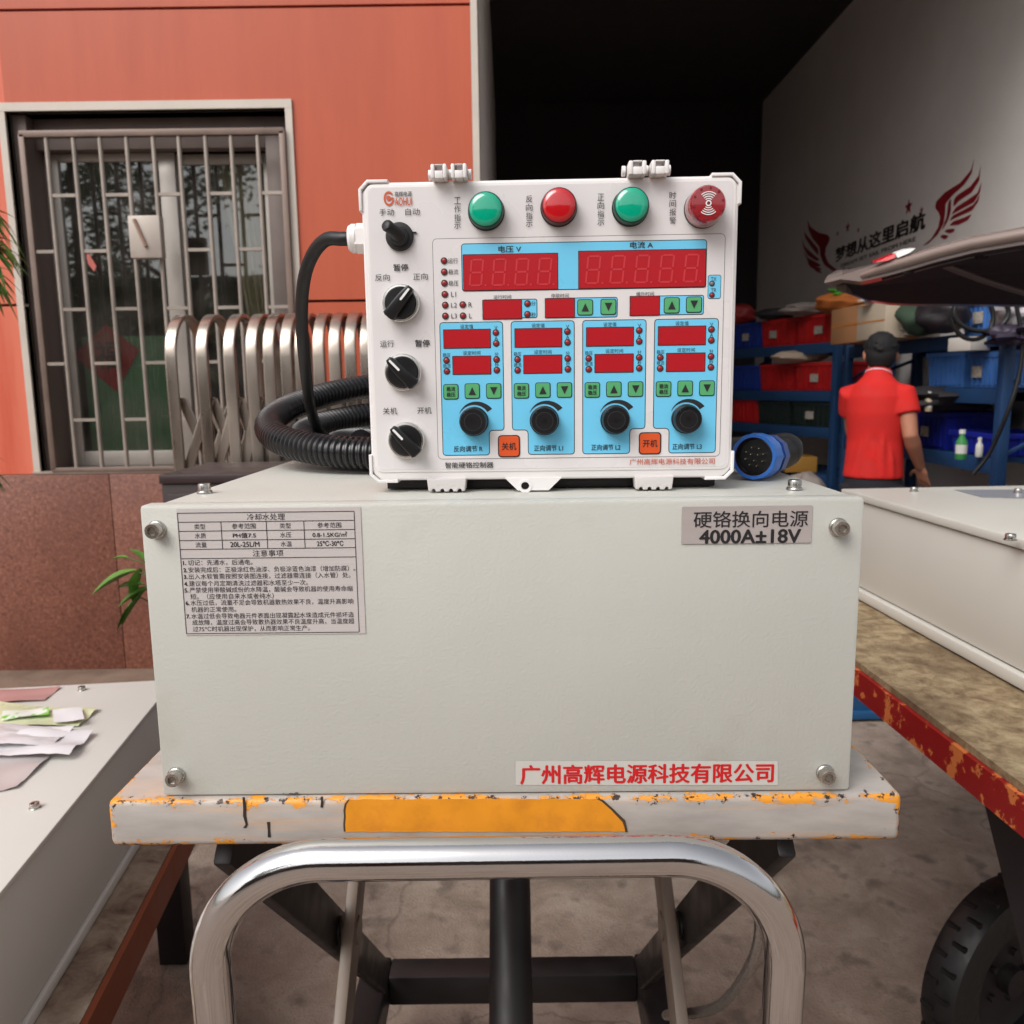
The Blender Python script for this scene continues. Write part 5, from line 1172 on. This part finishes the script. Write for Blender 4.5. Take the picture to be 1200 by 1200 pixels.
lump('fruit_sack', 'orange sack with green tops on the corner of racks', 'sack', ontop(984, 350, 6.05, 1.935), (.17, .16, .075), M('orange_sack', S(190, 108, 48), .7, var=.15), 2)
lump('leafy_bundle', 'bright green leafy bundle on the orange sack', 'bundle', (ontop(986, 345, 6.05, 2.02)[0], 5.98, 2.055), (.09, .06, .03), M('bundle_green', S(70, 150, 40), .6), 8, None, .6)
lump('helmet_bag', 'red bag on the far end of the back rack', 'bag', ontop(868, 380, 7.4, levB[4] + .215), (.13, .11, .09), M('bag_red', S(150, 36, 36), .6, var=.2), 3); lump('dark_bundle', 'dark cloth bundle on the red bins of the back rack', 'bundle', ontop(908, 380, 6.95, levB[4] + .215), (.16, .13, .05), M('dark_cloth', S(40, 36, 38), .8), 4)
lump('white_sack', 'pale sack lying over the top red bins of the back rack', 'sack', ontop(945, 375, 6.5, levB[4] + .215), (.2, .13, .05), M('pale_sack', S(150, 138, 132), .8), 5); lump('white_cloth', 'pale cloth piled on the second shelf red bins', 'cloth', ontop(936, 420, 6.6, levB[3] + .215), (.22, .12, .05), M('pale_cloth', S(190, 170, 150), .8), 6)
lump('green_sack', 'dark green sack on the top shelf beside the cartons', 'sack', ontop(1080, 380, 4.75, levA[3]), (.12, .14, .12), M('green_sack', S(52, 70, 54), .8), 7); lump('crumpled_wrap', 'white crumpled wrap on top of pale carton', 'wrap', (ontop(1050, 380, 5.05, 0)[0], 5.05, levA[3] + .216), (.2, .15, .04), M('wrap_white', S(176, 168, 158), .6), 9, None, .5)
lump('white_rag', 'white rag hanging at the edge of the top shelf', 'rag', ontop(1060, 390, 4.95, levA[3]), (.09, .09, .03), M('wrap_white'), 10, None, .6); lump('black_bag', 'black bag bulging on the top shelf near the cable loops', 'bag', ontop(1105, 380, 4.5, levA[3]), (.13, .14, .11), M('bag_black', S(36, 32, 36), .5), 11)
lump('dark_parts', 'heap of dark parts on the lower shelf beside the bins', 'parts', ontop(1095, 500, 4.75, levA[1] + .22), (.36, .18, .07), M('dark_cloth'), 12, None, .5)
lump('grey_sack', 'grey sack on the floor before the back rack', 'sack', ontop(944, 575, 5.6, 0), (.20, .2, .42), M('pale_sack'), 21)
small_box(1075, 500, 5.05, levA[0], .3, .3, .3, M('cardboard'), 'brown box on the lowest shelf behind the man', 6); small_box(1112, 520, 4.6, levA[0], .34, .3, .34, M('box_grey', S(120, 116, 112), .7, var=.1), 'grey box on the lowest shelf right of the man', -5)
small_box(900, 540, 6.9, levB[1], .3, .26, .16, M('box_grey'), 'grey box on the fourth shelf of the back rack', 4); small_box(935, 540, 6.5, levB[1], .26, .24, .12, M('box_amber', S(176, 128, 52), .6), 'amber box on the fourth shelf of the back rack', -8); small_box(1132, 452, 4.35, levA[2] + .19, .16, .12, .07, M('box_white', S(190, 184, 176), .6), 'white box on the light blue bins of the middle shelf', 12)
lump('cable_heap', 'heap of purple black cable on the middle shelf behind the post', 'cables', ontop(1186, 440, 4.0, levA[2] + .2), (.12, .1, .05), M('cable_purple', S(44, 34, 52), .5), 31, None, .7); lump('silver_bag', 'silver wrapped parcel at the right end of top shelf', 'parcel', ontop(1186, 375, 4.1, levA[3]), (.09, .1, .08), M('silver_wrap', S(170, 164, 166), .35), 32, None, .5)
def bottle(px, py, Y, z, h_, body, cap_, label):
    p = at(px, py, Y); m = MB(); X = Matrix.Translation((p.x, p.y, z + .002)); m.lathe([(h_ * .16, 0), (h_ * .18, h_ * .04), (h_ * .18, h_ * .6), (h_ * .08, h_ * .78), (h_ * .08, h_ * .86)], 0, X, 20); m.cyl(h_ * .1, h_ * .86, h_, 1, X, 16); m.lathe([(h_ * .183, h_ * .2), (h_ * .183, h_ * .5)], 1, X, 20, (False, False)); tag(obj('bottle', m, [body, cap_]), label, 'bottle', 'bottles on the lower shelf')
PALE = M('cap_white', S(216, 214, 206), .5)
bottle(1127, 520, 4.12, levA[1] - .0, .15, M('bottle_green', S(60, 140, 74), .3), PALE, 'green bottle with white cap at the front of the lower shelf'); bottle(1148, 520, 4.25, levA[1], .1, PALE, PALE, 'short white bottle beside the blue post'); bottle(1088, 480, 4.6, levA[1] + .225, .11, M('bottle_cream', S(190, 170, 140), .5), PALE, 'cream bottle standing on the deep blue bin')
m = MB()
for (cx_, cy_, rx, ry, Y) in ((1140, 372, 24, 26, 4.02), (1150, 366, 32, 22, 4.0)):
    m.tube([at(cx_ + rx * math.cos(a * math.pi / 16), cy_ + ry * math.sin(a * math.pi / 16), Y) for a in range(33)], .011, 10)
m.tube(smooth_path([at(1190, 352, 3.95), at(1198, 400, 3.95), at(1194, 440, 3.95), at(1182, 480, 3.95), at(1160, 530, 4.0), at(1140, 556, 4.02)], 10), .010, 10)
tag(obj('hanging_cable', m, BLACKR, None, 60), 'dark cable looped over the blue post of right rack and hanging down', 'cable')

# ================================================================== CAR with raised tailgate
car = thing('parked_car', 'silver car at the right edge with its tailgate raised', 'car', (3.2, 3.1, 0))
SILV = M('silver_paint', S(132, 118, 112), .34, .35, coat=.5); DKTRIM = M('dark_trim', S(40, 33, 37), .85, spec=.2); TLR = M('tail_red', S(190, 20, 30), .2); TLW = M('tail_white', S(235, 232, 228), .2)
near = [(966, 330, 3.0), (985, 323, 2.95), (1010, 315, 2.88), (1040, 305, 2.8), (1066, 297.5, 2.74), (1100, 287, 2.66), (1140, 276.5, 2.58), (1200, 265.5, 2.46), (1290, 254, 2.32)]
farr = [(992, 337, 3.05), (1002, 341, 3.2), (1018, 348, 3.45), (1045, 352, 3.5), (1075, 353, 3.5), (1105, 353, 3.5), (1140, 353.5, 3.5), (1200, 354, 3.5), (1310, 356, 3.5)]
Nn = [at(*p) for p in near]; Ff = [at(*p) for p in farr]
m = MB(); th = Vector((0, 0, .045))
rows = []
for ri_, (a, c) in enumerate(zip(Nn, Ff)):
    th_ = (.005, .012, .042, .050)[min(ri_, 3)]
    mid = a.lerp(c, .5) + Vector((0, 0, .05)); q1 = a.lerp(c, .12) + Vector((0, 0, .022)); q3 = a.lerp(c, .88) + Vector((0, 0, .022))
    d = (c - a).normalized(); i0 = a + d * .05 - Vector((0, 0, th_ + .003)); i1 = c - d * .05 - Vector((0, 0, .02))
    rows.append([a, q1, mid, q3, c, c - Vector((0, 0, .02)), i1, a.lerp(c, .5) - Vector((0, 0, .005)), i0, a - Vector((0, 0, th_))])
n = 10; vs = [p for r in rows for p in r]
for j in range(len(rows) - 1):
    for i in range(n):
        k_ = (i + 1) % n; mat_ = 1 if i in (6, 7) else 0; m.raw([vs[j * n + i], vs[j * n + k_], vs[(j + 1) * n + k_], vs[(j + 1) * n + i]], [(0, 1, 2, 3)], mat_)
m.poly(rows[0][::-1]); m.poly(rows[-1])
tg = obj('tailgate', m, [SILV, DKTRIM], car, 40)
m = MB(); m.tube([p - Vector((0, .004, .022)) for p in Nn[2:]], [.012] + [.019] * (len(Nn) - 3), 12); obj('rim_trim', m, M('rim_paint', S(150, 134, 126), .25, .4, coat=.6), tg, 60)
m = MB(); m.tube([p + Vector((0, .03, -.052)) for p in Nn[3:]], .009, 8); obj('seal', m, DKTRIM, tg, 60)
for px_, py_, Y_ in ((1022, 322, 2.86), (1064, 318, 2.76), (1150, 300, 2.6)):
    m = MB(); c_ = at(px_, py_, Y_); m.box(c_, (.035, .02, .022), .006); obj('latch_bracket', m, DKTRIM, tg)
m = MB(); m.tube([at(1093, 306, 2.75), at(1150, 328, 2.85), at(1205, 345, 2.95)], [(.008, .018)] * 3, 8); obj('trim_bar', m, M('trim_grey', S(86, 76, 78), .6), tg)
m = MB(); m.raw([at(1025, 307.5, 2.80), at(1037, 302.5, 2.78), at(1049, 297.5, 2.76), at(1049, 302, 2.76), at(1040, 305.5, 2.77)], [(0, 1, 2, 3, 4)]); m.v += [v + Vector((0, .03, .006)) for v in m.v]; m.f += [(9, 8, 7, 6, 5)] + [(i, (i + 1) % 5, 5 + (i + 1) % 5, 5 + i) for i in range(5)]; m.m += [0] * 6; obj('tail_light', m, TLR, tg, 20)
m = MB(); m.raw([at(1050, 297, 2.755), at(1062, 292.5, 2.735), at(1073, 291, 2.715), at(1066, 296, 2.72), at(1052, 302, 2.75)], [(0, 1, 2, 3, 4)]); m.v += [v + Vector((0, .03, .006)) for v in m.v]; m.f += [(9, 8, 7, 6, 5)] + [(i, (i + 1) % 5, 5 + (i + 1) % 5, 5 + i) for i in range(5)]; m.m += [0] * 6; obj('reversing_light', m, TLW, tg, 20)
# body (its rear quarter only just enters the frame)
sec = []
for x, zr, zbt, hw in ((1.72, 1.12, .45, .52), (1.80, 1.2, .38, .58), (2.05, 1.66, .3, .62), (2.3, 1.74, .25, .64), (3.4, 1.74, .25, .65), (4.0, 1.15, .25, .65), (5.3, .98, .3, .62), (5.5, .7, .35, .5)):
    yc = 3.08; pr_ = [(-.92, zbt), (-1, zbt + .12), (-1, .95), (-.97 if zr > 1.3 else -.98, min(zr - .02, 1.05)), (-.84 if zr > 1.3 else -.9, zr - .06), (-.7, zr), (.7, zr), (.84 if zr > 1.3 else .9, zr - .06), (.97, min(zr - .02, 1.05)), (1, .95), (1, zbt + .12), (.92, zbt)]
    sec.append([(x + .58, yc + hw * a, z) for a, z in pr_])
m = MB(); m.loft(sec, 0); obj('body', m, SILV, car, 40)
m = MB()
for s in (-1, 1): m.raw([(2.78, 3.08 + s * .632, 1.1), (3.93, 3.08 + s * .644, 1.1), (3.83, 3.08 + s * .578, 1.62), (2.9, 3.08 + s * .568, 1.62)], [(0, 1, 2, 3)])
obj('window', m, M('car_glass', S(24, 26, 28), .08), car, 0)
for x in (2.93, 5.33):
    for s in (-1, 1):
        X = Matrix.Translation((x, 3.08 + s * .58, .32)) @ Matrix.Rotation(math.pi / 2, 4, 'X'); m = MB(); m.lathe([(.2, -.09), (.3, -.1), (.32, -.07), (.32, .07), (.3, .1), (.2, .09)], 0, X, 40); w_ = obj('wheel', m, BLACKR, car); m = MB(); m.lathe([(.2, -.095), (.05, -.102), (.001, -.102)], 0, X @ Matrix.Rotation(math.pi if s > 0 else 0, 4, 'X') if False else X, 32, (False, False)); m.lathe([(.2, .095), (.05, .102), (.001, .102)], 0, X, 32, (False, False)); obj('rim', m, SATIN, w_)

# ================================================================== PERSON
def fuse(name, mb, mat, parent, voxel, smooth_it=2):
    o = obj('tmp', mb, mat, None, 0); md = o.modifiers.new('r', 'REMESH'); md.mode = 'VOXEL'; md.voxel_size = voxel
    sm = o.modifiers.new('s', 'SMOOTH'); sm.iterations = smooth_it; sm.factor = .5
    dg = bpy.context.evaluated_depsgraph_get(); me = bpy.data.meshes.new_from_object(o.evaluated_get(dg)); me.name = name
    me.materials.clear(); me.materials.append(mat); bpy.data.objects.remove(o)
    me.polygons.foreach_set('use_smooth', [True] * len(me.polygons)); me.polygons.foreach_set('material_index', [0] * len(me.polygons)); q = bpy.data.objects.new(name, me); COL.objects.link(q); q.parent = parent; return q
PY = 4.5; pc_ = at(1026, 500, PY)
SKIN = M('skin', S(176, 118, 92), .55); SHIRT = M('red_shirt', S(200, 30, 24), .85, var=.05, vscale=12, bump=.1, bscale=60); HAIR = M('black_hair', S(12, 10, 10), .8, bump=.3, bscale=150); TRO = M('dark_trousers', S(30, 28, 34), .85)
man = thing('person', 'man in a red polo shirt and dark trousers seen from behind', 'person', (pc_.x, PY, 0), R(-34))
# own frame: x right, y forward (away from us), z up
bd = MB(); rx = (1, 0, 0)
bd.tube([(0, 0, .86), (0, 0, .98), (0, .01, 1.14), (0, .0, 1.30), (0, -.01, 1.40), (0, -.005, 1.455)], [(.125, .09), (.13, .095), (.12, .09), (.135, .10), (.128, .09), (.07, .062)], 24, ref=rx)
bd.tube([(0, -.008, 1.42), (0, .005, 1.48), (0, .018, 1.545)], [(.066, .064), (.058, .06), (.056, .06)], 18, ref=rx)
hx = Matrix.Translation((0, .03, 1.602)) @ Matrix.Rotation(R(14), 4, 'Z')
bd.ellipsoid((0, -.005, .015), (.074, .094, .092), 0, hx); bd.ellipsoid((0, .03, -.035), (.058, .062, .075), 0, hx); bd.tube([hx @ Vector((0, .085, .01)), hx @ Vector((0, .108, -.025)), hx @ Vector((0, .088, -.035))], [.008, .014, .008], 8)
for s in (-1, 1): bd.ellipsoid((s * .079, -.004, -.012), (.011, .02, .033), 0, hx)
bd.ellipsoid((0, .087, -.062), (.024, .010, .006), 0, hx)
def arm(sh_, el, wr, s):
    sh_, el, wr = Vector(sh_), Vector(el), Vector(wr); bd.tube([sh_, sh_.lerp(el, .25), sh_.lerp(el, .6), el, el.lerp(wr, .25), el.lerp(wr, .7), wr], [.036, .043, .044, .039, .041, .032, .026], 18)
    hd = (wr - el).normalized(); hd = (hd + Vector((0, 0, -.25))).normalized(); fw = Vector((-s * .85, .55, 0)); fw = (fw - hd * fw.dot(hd)).normalized()
    bd.tube([wr - hd * .01, wr + hd * .03, wr + hd * .085], [(.022, .020), (.040, .016), (.040, .014)], 14, ref=tuple(fw))
    for i, (o_, l_) in enumerate(((-.031, .062), (-.010, .076), (.011, .080), (.031, .070))):
        b0_ = wr + hd * .08 + fw * o_; inw = hd.cross(fw) * (.4 * s)
        d1 = (hd + inw * .25 + fw * o_ * 2).normalized(); d2 = (hd + inw * .9 + fw * .1).normalized(); bd.tube([b0_, b0_ + d1 * l_ * .5, b0_ + d1 * l_ * .5 + d2 * l_ * .5], [.0095, .0088, .0072], 10)
    t0_ = wr + hd * .03 + fw * .034; bd.tube([t0_, t0_ + (hd * .5 + fw * .7) * .035, t0_ + (hd * .9 + fw * .75) * .058], [.012, .0105, .0085], 10)
arm((.14, -.015, 1.40), (.185, -.06, 1.165), (.222, .085, .985), 1); arm((-.14, -.015, 1.40), (-.14, .11, 1.17), (-.04, .27, 1.10), -1)
for s in (-1, 1):
    bd.tube([(s * .085, 0, .9), (s * .095, .005, .72), (s * .1, .01, .48), (s * .102, -.01, .32), (s * .105, -.005, .09)], [.062, .064, .054, .05, .036], 18); bd.tube([(s * .105, -.05, .04), (s * .108, .02, .05), (s * .115, .15, .03)], [.034, .04, .028], 12)
body = fuse('body', bd, SKIN, man, .007, 2)
sh = MB()
sh.tube([(0, .0, .925), (0, .0, .99), (0, .005, 1.13), (0, -.010, 1.29), (0, -.016, 1.375), (0, -.014, 1.425), (0, -.008, 1.458), (0, -.003, 1.478)], [(.158, .122), (.152, .118), (.146, .114), (.152, .118), (.148, .108), (.122, .094), (.090, .080), (.074, .072)], 32, ref=rx)
for s, el in ((1, (.185, -.06, 1.165)), (-1, (-.14, .11, 1.17))):
    a = Vector((s * .095, -.014, 1.395)); e_ = Vector(el); c_ = Vector((s * .138, -.017, 1.385)); sh.tube([a, c_, c_.lerp(e_, .30), c_.lerp(e_, .50)], [.050, .061, .065, .066], 20)
rn_ = random.Random(5)
for x0_, x1_, z1_ in ((-.09, -.04, 1.22), (-.04, -.015, 1.30), (.02, .0, 1.16), (.065, .045, 1.27), (.11, .09, 1.12)):      # long soft folds down the back
    f_ = lambda x: -.110 * math.sqrt(max(.1, 1 - (x / .155) ** 2)); sh.tube([(x0_, f_(x0_) + .002, .935), ((x0_ + x1_) / 2 + .006, f_((x0_ + x1_) / 2) + .002, (.935 + z1_) / 2), (x1_, f_(x1_) + .006, z1_)], [.016, .013, .006], 8)
fuse('polo_shirt', sh, SHIRT, man, .0075, 10)
m = MB(); m.tube([(0, -.006, 1.462), (0, .0, 1.482), (0, .008, 1.506)], [(.079, .078), (.072, .073), (.066, .068)], 28, ref=rx, cap=False)
m.tube([(0, -.0, 1.483), (0, .003, 1.489)], [(.0724, .0734), (.0712, .0722)], 28, 1, ref=rx, cap=False); obj('collar', m, [SHIRT, M('collar_line', S(206, 180, 190), .7)], man, 60, world=False)
tr_ = MB(); tr_.tube([(0, 0, .99), (0, 0, .9), (0, 0, .82)], [(.14, .105), (.15, .112), (.146, .11)], 24, ref=rx)
for s in (-1, 1): tr_.tube([(s * .085, 0, .88), (s * .095, .005, .7), (s * .1, .01, .46), (s * .105, -.004, .07)], [.086, .082, .07, .06], 18)
fuse('trousers', tr_, TRO, man, .009, 2)
hr_ = MB(); hr_.ellipsoid((0, -.014, .028), (.083, .097, .088), 0, hx); hr_.ellipsoid((0, -.040, -.012), (.078, .068, .078), 0, hx); hr_.ellipsoid((0, -.046, -.045), (.066, .052, .05), 0, hx)
rh = random.Random(8)
for i in range(150):
    th_, ph_ = math.acos(rh.uniform(-.35, 1)), rh.uniform(0, 6.283); p_ = Vector((.083 * math.sin(th_) * math.cos(ph_), -.014 + .097 * math.sin(th_) * math.sin(ph_), .028 + .088 * math.cos(th_)))
    if p_.y < .06 or p_.z > .06: hr_.tube([hx @ (p_ * .93), hx @ (p_ * 1.03 + Vector((rh.uniform(-.012, .012), rh.uniform(-.01, .01), -.006)))], [.010, .004], 5)
fuse('hair', hr_, HAIR, man, .0055, 1)
m = MB()
for s in (-1, 1): m.tube([(s * .105, -.065, .035), (s * .106, -.03, .05), (s * .11, .05, .05), (s * .116, .15, .035), (s * .117, .19, .025)], [(.034, .033), (.046, .045), (.048, .046), (.044, .03), (.03, .02)], 16)
obj('shoes', m, BLACKP, man, 60, world=False)
